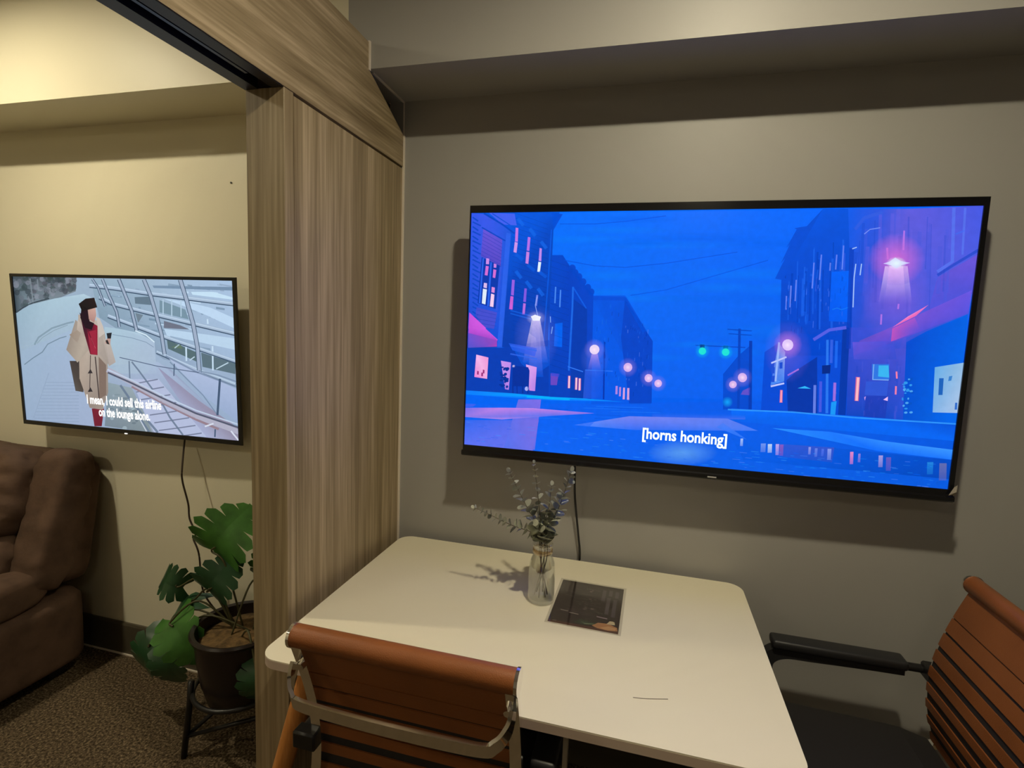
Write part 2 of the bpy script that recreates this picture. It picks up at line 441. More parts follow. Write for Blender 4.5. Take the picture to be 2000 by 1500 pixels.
# ------------------------------------------------------------------ what the two screens show: layer | outline | colour
STREET_PICTURE = [
(0,0,[-52,2154,2053,2069,2139,680,-24,352],[[3,116,255],[6,100,253],[9,92,235],[2,102,246]]),
(0,0,[-77,436,2142,644,2088,-106,-68,-166],[[2,98,244],[3,86,227],[5,91,220],[15,105,252]]),
(1,1,[673,1852,220,-3,1,-39],[12,136,255,70]),
(1,1,[466,1340,206,8,2,-83],[12,136,255,70]),
(1,1,[674,1363,195,8,1,-41],[12,136,255,70]),
(1,1,[729,898,136,12,2,-65],[1,82,228,70]),
(1,1,[1210,1751,179,0,3,-59],[2,93,238,70]),
(1,1,[1383,1058,188,14,3,-70],[1,82,228,70]),
(1,1,[1107,1414,157,6,2,-53],[12,136,255,70]),
(1,1,[1367,1090,301,22,3,-69],[12,136,255,70]),
(1,1,[1324,1351,291,13,3,-69],[2,93,238,70]),
(1,1,[643,1491,198,5,2,-55],[12,136,255,70]),
(1,1,[768,1052,139,10,1,-35],[2,93,238,70]),
(1,1,[1398,1410,240,9,3,-62],[12,136,255,70]),
(1,1,[1382,1748,193,0,2,-39],[2,93,238,70]),
(1,1,[877,1762,220,-1,2,-59],[2,93,238,70]),
(1,1,[1019,967,145,12,1,-35],[12,136,255,70]),
(1,1,[732,1314,325,15,1,-38],[12,136,255,70]),
(1,1,[725,1937,208,-4,1,-36],[1,82,228,70]),
(1,1,[1186,920,122,11,2,-45],[12,136,255,70]),
(1,1,[1197,1519,310,8,3,-59],[12,136,255,70]),
(1,1,[733,1754,228,0,1,-38],[1,82,228,70]),
(1,1,[1025,1788,242,-1,2,-48],[1,82,228,70]),
(1,1,[630,1076,218,15,1,-48],[12,136,255,70]),
(1,1,[876,1736,324,0,1,-37],[12,136,255,70]),
(1,1,[491,1780,295,-1,1,-40],[12,136,255,70]),
(1,1,[993,1325,192,9,1,-33],[2,93,238,70]),
(1,1,[763,839,279,27,1,-43],[12,136,255,70]),
(2,0,[568,1331,714,1337,844,974,852,470],[[1,87,228],[1,87,228],[2,73,207],[2,82,221]]),
(2,0,[568,1331,852,470,594,435],[1,89,231]),
(3,0,[715,1309,843,982,856,479,760,466,708,996],[1,69,201]),
(3,0,[569,1294,711,1295,799,1044,814,1062,720,1323,569,1327],[1,78,217]),
(4,0,[372,1653,432,1654,467,1563,577,1336,593,469,402,462],[[1,73,206],[1,71,201],[1,67,197],[1,71,206],[2,66,196],[2,64,187]]),
(4,2,[478,1551,15,0,1,-28],[1,71,203]),
(4,2,[491,1514,15,0,1,-28],[1,71,203]),
(4,2,[510,1482,14,0,1,-28],[1,71,203]),
(4,2,[529,1441,14,0,1,-28],[1,71,203]),
(4,2,[551,1396,14,1,1,-28],[1,71,203]),
(4,2,[567,1360,14,1,1,-28],[1,71,203]),
(5,0,[490,1299,553,1218,570,484,496,474],[1,60,178]),
(6,0,[481,1398,483,1232,481,706,489,706,491,1232,489,1398],[30,111,238,200]),
(6,0,[482,1395,546,1223,551,1230,487,1401],[14,98,234,200]),
(6,0,[412,1092,446,1103,449,899,412,905],[0,107,255,190]),
(7,0,[404,1396,404,1261,410,1261,410,1395],[80,146,252,210]),
(7,0,[427,1371,427,1229,433,1229,433,1371],[80,146,252,210]),
(5,0,[-10,2009,409,1998,385,1868,384,902,-1,852],[[5,91,231],[1,87,222],[1,73,199],[1,62,176],[1,60,176]]),
(5,0,[373,1999,423,1981,385,1855],[1,78,215]),
(6,0,[0,2000,74,1990,188,1845,164,884,4,861],[[48,87,234],[58,90,236],[30,89,223],[11,81,218],[11,77,207]]),
(7,0,[84,2000,204,1991,216,1895,149,1904],[67,98,241]),
(8,0,[57,1991,147,1899,206,1823,210,1833,151,1910,61,2003],[3,71,198]),
(8,0,[97,1992,186,1892,188,1899,100,1999],[14,81,217]),
(7,0,[4,1961,31,1928,35,1938,7,1971],[2,71,196,220]),
(7,0,[5,1922,45,1889,48,1899,8,1932],[2,71,196,220]),
(7,0,[5,1883,33,1850,37,1860,9,1893],[2,71,196,220]),
(7,0,[6,1843,46,1811,49,1821,9,1854],[2,71,196,220]),
(7,0,[6,1805,34,1772,38,1782,10,1814],[2,71,196,220]),
(7,0,[7,1765,48,1732,51,1743,10,1776],[2,71,196,220]),
(7,0,[8,1726,36,1693,39,1703,11,1736],[2,71,196,220]),
(7,0,[9,1686,49,1654,52,1664,12,1697],[2,71,196,220]),
(7,0,[9,1647,37,1614,41,1624,13,1657],[2,71,196,220]),
(7,0,[10,1607,51,1575,53,1586,13,1618],[2,71,196,220]),
(7,0,[10,1568,38,1535,42,1545,14,1578],[2,71,196,220]),
(7,0,[11,1527,52,1495,55,1506,14,1538],[2,71,196,220]),
(7,0,[12,1488,40,1456,44,1466,15,1498],[2,71,196,220]),
(7,0,[13,1448,53,1416,56,1427,16,1459],[2,71,196,220]),
(7,0,[13,1408,41,1376,45,1386,17,1418],[2,71,196,220]),
(7,0,[14,1368,55,1336,58,1347,17,1379],[2,71,196,220]),
(7,0,[14,1328,43,1296,46,1306,18,1338],[2,71,196,220]),
(7,0,[16,1287,56,1256,59,1267,18,1299],[2,71,196,220]),
(7,0,[16,1248,44,1216,48,1226,20,1258],[2,71,196,220]),
(7,0,[17,1207,58,1176,60,1187,20,1218],[2,71,196,220]),
(7,0,[17,1167,45,1135,49,1146,21,1177],[2,71,196,220]),
(7,0,[18,1126,59,1095,62,1107,21,1137],[2,71,196,220]),
(7,0,[18,1086,47,1054,51,1065,22,1096],[2,71,196,220]),
(7,0,[20,1045,61,1014,63,1026,23,1056],[2,71,196,220]),
(7,0,[20,1005,48,973,52,984,24,1015],[2,71,196,220]),
(7,0,[21,964,62,933,65,945,24,975],[2,71,196,220]),
(7,0,[59,1872,151,1778,148,1558,51,1642],[[104,86,219],[91,83,213],[87,73,198],[80,74,205]]),
(8,0,[57,1835,150,1742,152,1747,59,1840],[58,65,190,160]),
(8,0,[56,1805,150,1713,151,1718,58,1810],[58,65,190,160]),
(8,0,[56,1774,149,1684,151,1689,57,1779],[58,65,190,160]),
(8,0,[55,1744,149,1655,150,1661,56,1749],[58,65,190,160]),
(8,0,[54,1713,148,1627,150,1632,55,1718],[58,65,190,160]),
(8,0,[53,1682,148,1598,150,1603,54,1687],[58,65,190,160]),
(8,0,[52,1651,148,1569,149,1574,53,1657],[58,65,190,160]),
(7,0,[39,1208,139,1170,127,1030,67,1043,35,1147],[69,79,208]),
(8,0,[39,1179,134,1145,135,1151,39,1185],[48,66,191,150]),
(8,0,[39,1144,135,1114,135,1120,40,1150],[48,66,191,150]),
(8,0,[40,1109,135,1082,136,1089,40,1115],[48,66,191,150]),
(8,0,[41,1074,136,1051,136,1057,41,1080],[48,66,191,150]),
(7,0,[169,1837,191,1828,169,875,145,873],[48,104,241,170]),
(8,0,[50,1876,164,1765,167,1774,53,1885],[6,70,197]),
(8,0,[56,1633,151,1558,138,1196,43,1244],[6,57,174]),
(9,0,[60,1625,49,1244,57,1244,67,1624],[39,99,237]),
(9,0,[98,1592,90,1220,99,1220,106,1591],[39,99,237]),
(9,0,[143,1558,131,1188,141,1187,153,1557],[48,87,223]),
(10,0,[78,1625,92,1621,92,1574,77,1575],[205,140,232]),
(10,0,[77,1561,91,1557,87,1479,73,1483],[214,110,214]),
(10,0,[115,1581,128,1574,127,1545,115,1547],[205,130,226]),
(10,0,[114,1533,128,1527,124,1459,112,1464],[214,110,214]),
(10,0,[71,1418,86,1414,85,1371,69,1379],[220,190,240]),
(10,0,[67,1368,86,1362,81,1235,64,1243],[225,236,250]),
(10,0,[109,1385,124,1379,123,1334,108,1340],[222,140,220]),
(10,0,[107,1328,123,1320,120,1214,103,1220],[244,205,240]),
(8,0,[212,1877,224,1873,224,1761,211,1765],[196,120,232]),
(8,0,[210,1761,224,1754,220,1670,206,1677],[205,150,236]),
(8,0,[270,1801,282,1796,279,1686,267,1690],[180,112,232]),
(8,0,[266,1681,280,1676,277,1580,264,1585],[200,130,226]),
(8,0,[326,1711,336,1706,336,1603,324,1607],[196,140,240]),
(8,0,[323,1598,336,1595,332,1515,320,1517],[225,240,252]),
(8,0,[204,1448,217,1445,215,1316,202,1320],[150,96,226]),
(8,0,[200,1311,214,1307,212,1198,196,1201],[205,96,214]),
(8,0,[264,1379,275,1376,273,1263,261,1267],[130,90,226]),
(8,0,[261,1254,273,1251,270,1160,259,1161],[186,110,224]),
(8,0,[320,1325,329,1324,325,1232,317,1240],[116,131,239]),
(8,0,[214,1944,241,1885,253,1902,227,1960],[21,108,241,150]),
(8,0,[270,1860,297,1801,309,1818,283,1877],[21,108,241,150]),
(8,0,[325,1756,351,1698,363,1715,337,1773],[21,108,241,150]),
(8,0,[214,1511,241,1452,253,1470,226,1529],[21,108,241,150]),
(8,0,[264,1428,290,1369,303,1387,276,1445],[21,108,241,150]),
(8,0,[320,1370,346,1312,358,1330,332,1388],[21,108,241,150]),
(8,0,[212,1650,246,1602,255,1622,221,1670],[11,97,235,150]),
(8,0,[269,1563,303,1515,312,1534,277,1582],[11,97,235,150]),
(8,0,[324,1509,358,1461,367,1481,333,1529],[11,97,235,150]),
(8,0,[201,1186,308,1141,310,1151,203,1196],[21,102,237,160]),
(8,0,[202,1160,309,1115,310,1125,203,1170],[21,102,237,160]),
(9,0,[305,1124,342,1126,389,765,270,753],[[236,222,250],[236,222,250],[150,140,230,0],[150,140,230,0]]),
(9,0,[310,1111,338,1113,369,641,297,633],[[200,180,245,220],[200,180,245,220],[116,121,227,0],[116,121,227,0]]),
(10,0,[299,1145,318,1161,346,1146,341,1112,310,1110],[240,240,255]),
(10,0,[322,1309,316,1240,329,1155,332,1156,319,1240,326,1308],[150,170,245]),
(9,1,[323,1134,47,3,1,-60],[200,200,255,200]),
(8,0,[373,1860,369,1478,360,892,365,892,375,1478,379,1859],[6,93,231,200]),
(9,0,[387,1150,390,1099,393,1100,391,1151],[130,170,245]),
(9,0,[399,1066,396,1007,399,1006,403,1066],[130,170,245]),
(11,0,[4,1030,82,1035,146,939,144,926,2,986],[[192,80,214],[214,90,228],[205,90,220],[160,70,200],[176,72,208]]),
(11,0,[4,1163,89,1032,2,1021],[[200,84,220],[214,90,228],[192,80,214]]),
(11,0,[2,986,143,935,144,878,70,867,3,857],[[116,81,207],[150,70,190],[170,66,186],[104,76,201],[80,84,210]]),
(9,0,[1,856,169,871,389,954,401,479,227,475,0,482],[2,62,182]),
(10,0,[200,913,334,881,326,811,219,853],[[30,89,229,220],[80,105,236,220],[58,97,236,220],[21,91,231,220]]),
(11,0,[208,886,334,853,335,865,209,898],[48,104,239,180]),
(11,0,[209,816,336,784,337,796,210,828],[48,104,239,180]),
(11,0,[45,801,105,781,102,595,39,605],[[244,184,236],[240,150,216],[244,170,222],[236,130,210]]),
(12,0,[52,660,60,657,60,627,52,628],[150,40,120]),
(12,0,[73,648,81,645,81,615,73,615],[150,40,120]),
(12,0,[80,674,88,671,88,641,80,641],[150,40,120]),
(11,0,[166,759,215,748,209,512,191,515],[[205,150,238],[190,140,238],[180,130,232],[150,110,220]]),
(11,0,[286,739,337,720,334,516,307,518],[[226,170,240],[214,150,236],[180,130,232],[205,140,226]]),
(12,0,[224,709,236,722,297,716,304,687,304,551,225,546],[1,49,160]),
(12,0,[225,554,228,484,232,484,230,555],[1,44,149]),
(12,0,[245,557,248,486,252,487,249,557],[1,44,149]),
(12,0,[272,560,274,489,279,490,276,561],[1,44,149]),
(12,0,[296,563,299,492,303,493,300,563],[1,44,149]),
(12,2,[175,629,4,0,0,-10],[1,49,153]),
(12,2,[177,542,8,1,0,-11],[1,49,153]),
(12,2,[167,657,5,1,0,-9],[1,49,153]),
(12,2,[176,546,5,1,0,-7],[1,49,153]),
(12,2,[199,604,9,1,0,-10],[1,49,153]),
(12,2,[199,588,8,1,0,-12],[1,49,153]),
(12,2,[183,688,5,1,0,-13],[1,49,153]),
(12,2,[200,538,6,1,0,-12],[1,49,153]),
(12,2,[195,589,8,1,0,-11],[1,49,153]),
(12,2,[190,581,5,1,0,-14],[1,49,153]),
(12,2,[199,693,9,1,0,-14],[1,49,153]),
(12,2,[189,697,8,1,0,-8],[1,49,153]),
(12,2,[201,586,4,0,0,-8],[1,49,153]),
(12,2,[189,602,8,1,0,-14],[1,49,153]),
(12,2,[173,703,9,1,0,-7],[1,49,153]),
(12,2,[196,685,8,1,0,-13],[1,49,153]),
(12,2,[198,606,8,1,0,-9],[1,49,153]),
(12,2,[190,645,8,1,0,-13],[1,49,153]),
(12,2,[184,609,4,0,0,-7],[1,49,153]),
(12,2,[188,616,8,1,0,-11],[1,49,153]),
(12,2,[171,638,8,1,0,-11],[1,49,153]),
(12,2,[169,551,8,1,0,-8],[1,49,153]),
(12,2,[185,636,8,1,0,-9],[1,49,153]),
(12,2,[175,615,9,1,0,-8],[1,49,153]),
(12,2,[171,591,8,1,0,-11],[1,49,153]),
(12,2,[183,549,8,1,0,-8],[1,49,153]),
(12,1,[228,718,8,1,0,-14],[230,220,255]),
(12,2,[294,532,9,1,0,-19],[170,180,250]),
(10,0,[403,675,439,675,434,579,405,576],[104,72,195]),
(10,0,[406,680,444,675,442,649,406,654],[48,77,218,200]),
(11,0,[483,663,484,559,495,560,494,663],[236,120,150,190]),
(12,0,[486,663,487,560,493,560,491,663],[250,214,236]),
(11,0,[516,651,517,550,528,551,527,652],[236,120,150,190]),
(12,0,[518,651,520,551,525,551,524,651],[250,214,236]),
(11,0,[531,647,532,546,544,547,542,647],[236,120,150,190]),
(12,0,[534,647,535,546,541,547,539,647],[250,214,236]),
(11,0,[697,602,698,534,707,535,706,603],[190,140,226,220]),
(11,0,[713,595,714,519,722,520,721,596],[190,140,226,220]),
(11,0,[730,592,731,496,740,497,738,593],[230,170,222,220]),
(11,0,[748,591,750,495,759,496,757,592],[230,170,222,220]),
(8,0,[558,722,640,722,638,492,556,482],[[48,98,233,150],[30,89,229,150],[14,81,223,150],[48,98,233,150]]),
(9,0,[479,736,549,700,550,708,480,743],[48,119,245]),
(9,0,[559,717,681,719,681,725,559,723],[48,119,245]),
(9,0,[634,957,644,485,651,485,641,957],[1,53,176]),
(12,0,[584,860,609,863,632,713,568,706],[[180,150,235,200],[180,150,235,200],[80,105,231,0],[80,105,231,0]]),
(12,1,[595,892,48,4,3,-89],[150,140,236,130]),
(13,2,[595,892,22,2,1,-40],[232,214,248]),
(14,1,[595,892,15,1,1,-28],[255,226,246,200]),
(12,1,[745,760,42,4,3,-81],[150,140,236,130]),
(13,2,[745,760,19,2,1,-37],[216,178,240]),
(14,1,[745,760,14,1,1,-26],[255,226,246,200]),
(12,1,[836,682,38,4,3,-73],[150,140,236,130]),
(13,2,[836,682,17,2,1,-33],[216,178,240]),
(14,1,[836,682,12,1,1,-23],[255,226,246,200]),
(12,1,[878,644,36,4,2,-69],[150,140,236,130]),
(13,2,[878,644,16,2,1,-31],[216,178,240]),
(14,1,[878,644,11,1,1,-22],[255,226,246,200]),
(12,1,[1182,670,32,4,3,-65],[150,140,236,130]),
(13,2,[1182,670,15,2,1,-29],[216,178,240]),
(14,1,[1182,670,10,1,1,-21],[255,226,246,200]),
(12,1,[1217,728,40,4,3,-79],[150,140,236,130]),
(13,2,[1217,728,18,2,2,-36],[216,178,240]),
(14,1,[1217,728,13,1,1,-25],[255,226,246,200]),
(8,0,[1223,627,1250,656,1251,595,1216,595],[104,82,201,220]),
(10,0,[0,482,227,484,411,476,561,482,742,476,653,470,412,444,1,446],[[6,126,255],[6,149,255],[0,173,255],[3,138,255],[2,127,255],[5,127,255],[3,111,248],[2,127,255]]),
(11,0,[296,455,411,454,496,457,496,474,411,472,296,473],[3,194,255,160]),
(10,0,[618,419,822,437,821,441,618,424],[30,122,255,170]),
(10,0,[652,414,816,427,816,431,652,419],[1,82,222,170]),
(10,0,[562,399,720,411,720,415,562,404],[30,122,255,170]),
(10,0,[101,353,231,360,231,365,101,358],[14,114,255,170]),
(10,0,[347,366,491,375,491,380,347,370],[1,82,222,170]),
(10,0,[682,386,896,406,896,410,682,390],[30,122,255,170]),
(10,0,[-19,319,108,325,108,330,-19,323],[1,82,222,170]),
(10,0,[62,317,282,337,282,342,62,322],[14,114,255,170]),
(10,0,[371,336,512,346,512,350,371,340],[14,114,255,170]),
(10,0,[597,348,729,357,729,361,597,352],[1,82,222,170]),
(10,0,[116,297,216,301,216,305,116,302],[14,114,255,170]),
(10,0,[18,281,229,300,229,304,18,285],[1,82,222,170]),
(10,0,[640,328,785,339,785,344,640,333],[14,114,255,170]),
(10,0,[612,318,812,337,811,342,612,322],[1,82,222,170]),
(10,0,[311,283,455,293,455,298,311,287],[30,122,255,170]),
(10,0,[423,285,580,298,580,302,423,289],[14,114,255,170]),
(12,0,[-3,327,180,352,327,368,610,364,424,316,182,249,-1,245],[[116,111,232],[190,130,232],[196,140,238],[150,120,232],[91,114,238],[170,130,232],[140,120,230]]),
(11,0,[-3,363,53,367,38,342,-3,332],[58,97,239]),
(12,0,[521,251,764,360,1171,399,1295,321,794,250],[[80,136,252],[116,131,241],[96,128,243],[69,123,246],[48,109,246]]),
(12,0,[1130,324,1155,363,1257,243],[[58,129,254,200],[69,131,253,200],[48,119,250,200]]),
(12,0,[521,251,612,291,591,244],[30,107,252,150]),
(10,0,[257,434,364,448,345,9,197,2],[[116,111,228,230],[130,110,230,230],[116,111,228,180],[80,115,241,180]]),
(9,0,[-1,217,358,270,336,-1,-2,-14],[[48,104,241],[91,108,234],[104,112,233],[91,114,245]]),
(13,0,[937,49,963,49,963,53,937,53],[2,98,248,120]),
(13,0,[1839,148,1863,148,1863,150,1839,150],[48,151,255,120]),
(13,0,[662,198,672,198,672,203,662,203],[48,151,255,120]),
(13,0,[1923,174,1949,174,1949,177,1923,177],[48,151,255,120]),
(13,0,[683,144,701,144,701,150,683,150],[80,136,252,120]),
(13,0,[869,101,899,101,899,105,869,105],[21,135,255,120]),
(13,0,[1230,137,1260,137,1260,141,1230,142],[80,136,252,120]),
(13,0,[1280,110,1311,110,1311,113,1280,113],[48,151,255,120]),
(13,0,[687,180,703,180,703,185,687,185],[2,98,248,120]),
(13,0,[1022,51,1032,51,1032,53,1022,53],[2,98,248,120]),
(13,0,[300,197,321,196,321,199,300,199],[21,135,255,120]),
(13,0,[551,9,566,9,566,12,551,12],[21,135,255,120]),
(13,0,[1427,24,1448,24,1448,27,1427,27],[80,136,252,120]),
(13,0,[1685,82,1694,82,1694,85,1685,85],[2,98,248,120]),
(13,0,[1761,74,1780,74,1780,79,1761,79],[21,135,255,120]),
(13,0,[723,105,743,105,743,108,723,108],[48,151,255,120]),
(13,0,[1391,124,1418,124,1418,127,1391,127],[48,151,255,120]),
(13,0,[1697,2,1709,2,1709,6,1697,6],[48,151,255,120]),
(13,0,[1465,152,1492,152,1492,156,1465,156],[80,136,252,120]),
(13,0,[392,66,407,66,407,71,392,71],[80,136,252,120]),
(13,0,[1795,122,1816,122,1816,126,1795,127],[80,136,252,120]),
(13,0,[85,37,103,37,103,43,85,42],[21,135,255,120]),
(13,0,[98,69,133,69,133,72,98,72],[2,98,248,120]),
(13,0,[1391,116,1413,116,1413,120,1391,120],[2,98,248,120]),
(13,0,[506,135,543,135,543,138,507,138],[48,151,255,120]),
(13,0,[1428,145,1442,145,1442,150,1428,150],[21,135,255,120]),
(13,0,[660,105,686,105,686,108,660,108],[48,151,255,120]),
(13,0,[1049,184,1071,184,1071,189,1050,189],[21,135,255,120]),
(13,0,[627,152,655,151,655,155,627,155],[21,135,255,120]),
(13,0,[1289,136,1309,136,1309,140,1289,140],[48,151,255,120]),
(13,0,[1273,34,1296,34,1296,37,1273,37],[21,135,255,120]),
(13,0,[1914,153,1923,153,1923,158,1914,158],[2,98,248,120]),
(13,0,[565,149,592,149,592,154,565,154],[48,151,255,120]),
(13,0,[15,55,32,55,32,58,15,58],[48,151,255,120]),
(13,0,[1679,167,1708,167,1708,172,1679,172],[21,135,255,120]),
(13,0,[1217,161,1244,161,1244,166,1217,167],[2,98,248,120]),
(13,0,[1521,17,1547,17,1547,20,1521,20],[2,98,248,120]),
(13,0,[1244,43,1270,44,1270,49,1244,49],[21,135,255,120]),
(13,0,[370,5,382,5,382,11,371,11],[48,151,255,120]),
(13,0,[855,50,877,50,877,54,855,54],[21,135,255,120]),
(13,0,[1517,-3,1542,-3,1542,0,1517,0],[48,151,255,120]),
(13,0,[783,127,802,127,802,132,783,132],[2,98,248,120]),
(13,0,[1394,104,1415,104,1415,109,1394,109],[48,151,255,120]),
(13,0,[430,116,468,116,468,118,430,118],[2,98,248,120]),
(13,0,[268,128,298,128,298,134,268,134],[21,135,255,120]),
(13,0,[1056,191,1072,190,1072,194,1056,194],[80,136,252,120]),
(13,0,[1934,52,1948,52,1948,55,1934,55],[48,151,255,120]),
(13,0,[308,201,341,200,341,204,308,204],[80,136,252,120]),
(13,0,[729,50,739,50,739,54,729,54],[48,151,255,120]),
(13,0,[1899,72,1909,72,1909,76,1898,76],[2,98,248,120]),
(13,0,[1255,22,1264,22,1264,25,1255,25],[80,136,252,120]),
(13,0,[1228,47,1240,47,1240,50,1228,50],[21,135,255,120]),
(13,0,[1507,67,1523,67,1523,72,1507,72],[21,135,255,120]),
(13,0,[1675,41,1695,41,1695,44,1675,44],[21,135,255,120]),
(13,0,[738,65,762,65,762,70,738,70],[21,135,255,120]),
(13,0,[1701,78,1726,78,1726,83,1701,83],[48,151,255,120]),
(13,0,[130,80,167,80,167,85,131,85],[2,98,248,120]),
(13,0,[1542,70,1567,70,1567,75,1542,75],[48,151,255,120]),
(13,0,[639,97,648,97,648,100,639,100],[21,135,255,120]),
(13,0,[932,182,952,182,952,185,932,185],[48,151,255,120]),
(13,0,[1513,176,1522,176,1522,181,1513,181],[48,151,255,120]),
(13,0,[1104,70,1114,70,1114,74,1104,74],[21,135,255,120]),
(13,0,[1310,75,1331,75,1331,77,1310,77],[48,151,255,120]),
(13,0,[938,168,950,167,950,172,938,172],[21,135,255,120]),
(13,0,[1369,165,1391,165,1391,169,1369,169],[48,151,255,120]),
(13,0,[6,199,25,199,25,204,6,205],[80,136,252,120]),
(13,0,[555,41,569,41,569,47,555,47],[80,136,252,120]),
(13,0,[1213,193,1234,193,1234,196,1213,196],[2,98,248,120]),
(13,0,[1231,58,1254,58,1254,63,1231,63],[80,136,252,120]),
(13,0,[366,165,403,164,403,169,366,170],[21,135,255,120]),
(13,0,[1131,47,1146,47,1146,51,1131,51],[2,98,248,120]),
(13,0,[1721,9,1736,9,1736,12,1721,12],[2,98,248,120]),
(13,0,[1857,93,1875,93,1875,98,1857,98],[21,135,255,120]),
(13,0,[217,194,228,194,228,199,218,199],[2,98,248,120]),
(13,0,[1502,63,1532,63,1532,67,1502,67],[21,135,255,120]),
(13,0,[1738,162,1753,162,1753,167,1738,167],[48,151,255,120]),
(13,0,[1204,79,1235,79,1235,83,1204,83],[80,136,252,120]),
(13,0,[207,166,230,166,230,172,207,172],[2,98,248,120]),
(13,0,[209,182,222,182,222,187,209,187],[80,136,252,120]),
(13,0,[1912,2,1934,2,1934,7,1912,7],[80,136,252,120]),
(13,0,[803,144,834,144,834,150,803,150],[2,98,248,120]),
(13,0,[631,118,642,118,642,122,632,122],[2,98,248,120]),
(13,0,[1565,141,1584,141,1584,144,1565,144],[80,136,252,120]),
(13,0,[1128,34,1149,34,1149,40,1128,40],[48,151,255,120]),
(13,0,[930,112,961,112,961,115,930,115],[21,135,255,120]),
(13,0,[731,164,754,164,754,169,731,169],[80,136,252,120]),
(13,0,[1084,12,1112,12,1112,17,1084,17],[48,151,255,120]),
(13,0,[1377,135,1400,135,1400,140,1377,141],[2,98,248,120]),
(13,0,[0,147,21,147,21,152,0,153],[21,135,255,120]),
(13,0,[1677,60,1690,60,1690,64,1676,64],[48,151,255,120]),
(13,0,[78,181,111,181,111,184,79,184],[2,98,248,120]),
(13,0,[1602,180,1623,180,1623,183,1602,183],[2,98,248,120]),
(13,0,[1701,74,1713,74,1713,78,1701,78],[48,151,255,120]),
(13,0,[719,135,739,135,739,140,719,140],[2,98,248,120]),
(13,0,[1802,115,1822,115,1822,119,1802,119],[48,151,255,120]),
(13,0,[586,190,622,189,622,195,586,195],[48,151,255,120]),
(13,0,[836,150,851,150,851,155,836,155],[80,136,252,120]),
(13,0,[1485,0,1509,0,1509,4,1485,4],[80,136,252,120]),
(13,0,[821,25,834,25,834,29,821,28],[48,151,255,120]),
(13,0,[1188,138,1212,138,1212,143,1188,143],[21,135,255,120]),
(13,0,[597,25,616,25,616,30,598,30],[21,135,255,120]),
(13,0,[1440,167,1460,167,1460,172,1440,173],[2,98,248,120]),
(13,0,[1882,34,1897,34,1897,38,1882,38],[2,98,248,120]),
(13,0,[1275,152,1305,151,1305,157,1275,157],[48,151,255,120]),
(13,0,[70,72,101,73,101,76,70,76],[48,151,255,120]),
(13,0,[1660,14,1671,14,1671,19,1660,19],[21,135,255,120]),
(13,0,[1628,21,1649,21,1649,27,1628,26],[21,135,255,120]),
(13,0,[1547,117,1556,117,1556,120,1547,120],[2,98,248,120]),
(13,0,[1213,94,1240,94,1240,97,1213,97],[21,135,255,120]),
(13,0,[1803,34,1826,34,1826,38,1803,38],[80,136,252,120]),
(13,0,[578,175,605,175,606,181,578,181],[80,136,252,120]),
(13,0,[1810,78,1828,78,1828,80,1810,80],[80,136,252,120]),
(13,0,[819,64,844,64,844,68,819,67],[48,151,255,120]),
(13,0,[1078,157,1096,157,1096,160,1078,160],[2,98,248,120]),
(13,0,[493,143,517,143,517,147,493,147],[2,98,248,120]),
(13,0,[1380,125,1394,125,1394,128,1380,128],[80,136,252,120]),
(13,0,[1343,19,1364,19,1364,24,1343,24],[2,98,248,120]),
(13,0,[1674,71,1689,71,1689,74,1674,74],[48,151,255,120]),
(13,0,[118,11,141,11,142,15,119,15],[21,135,255,120]),
(13,0,[945,102,954,102,954,105,945,105],[2,98,248,120]),
(13,0,[881,139,894,139,895,143,881,143],[80,136,252,120]),
(13,0,[805,60,835,60,835,63,805,63],[2,98,248,120]),
(13,0,[1298,73,1324,73,1324,77,1298,77],[48,151,255,120]),
(13,0,[1450,62,1479,62,1479,67,1450,67],[21,135,255,120]),
(13,0,[455,4,477,4,477,8,456,8],[21,135,255,120]),
(13,0,[1895,2,1908,2,1908,8,1895,7],[80,136,252,120]),
(13,0,[564,138,583,137,583,142,564,142],[2,98,248,120]),
(13,0,[588,179,614,179,614,183,588,183],[48,151,255,120]),
(13,0,[1255,99,1281,99,1281,103,1255,103],[80,136,252,120]),
(13,0,[1005,43,1028,43,1028,48,1005,48],[2,98,248,120]),
(13,0,[1017,157,1047,157,1047,162,1017,162],[21,135,255,120]),
(13,0,[162,23,190,23,190,27,162,27],[2,98,248,120]),
(13,0,[1376,31,1406,31,1406,34,1376,34],[80,136,252,120]),
(13,0,[1005,70,1015,70,1015,74,1005,74],[80,136,252,120]),
(13,0,[1689,113,1701,113,1701,117,1689,117],[21,135,255,120]),
(13,0,[899,158,926,158,926,164,899,164],[2,98,248,120]),
(13,0,[1769,11,1792,11,1792,14,1769,14],[21,135,255,120]),
(13,0,[482,81,510,81,510,84,483,84],[2,98,248,120]),
(13,0,[1874,188,1887,188,1887,191,1874,191],[21,135,255,120]),
(13,0,[1844,174,1862,174,1862,178,1844,178],[80,136,252,120]),
(13,0,[1474,18,1484,18,1484,22,1474,22],[48,151,255,120]),
(13,0,[1000,91,1024,91,1024,94,1000,94],[80,136,252,120]),
(13,0,[1516,119,1544,119,1544,124,1516,124],[2,98,248,120]),
(13,0,[1878,85,1902,85,1902,91,1878,91],[2,98,248,120]),
(13,0,[66,167,92,167,93,172,66,172],[2,98,248,120]),
(13,0,[738,74,754,74,754,79,739,79],[21,135,255,120]),
(13,0,[1820,4,1845,4,1845,7,1820,7],[48,151,255,120]),
(13,0,[1931,152,1940,152,1940,157,1931,157],[21,135,255,120]),
(13,0,[458,162,470,162,470,165,458,165],[21,135,255,120]),
(13,0,[309,172,348,172,348,175,309,175],[48,151,255,120]),
(13,0,[608,82,638,82,638,86,609,86],[48,151,255,120]),
(13,0,[1913,57,1940,57,1940,60,1913,59],[21,135,255,120]),
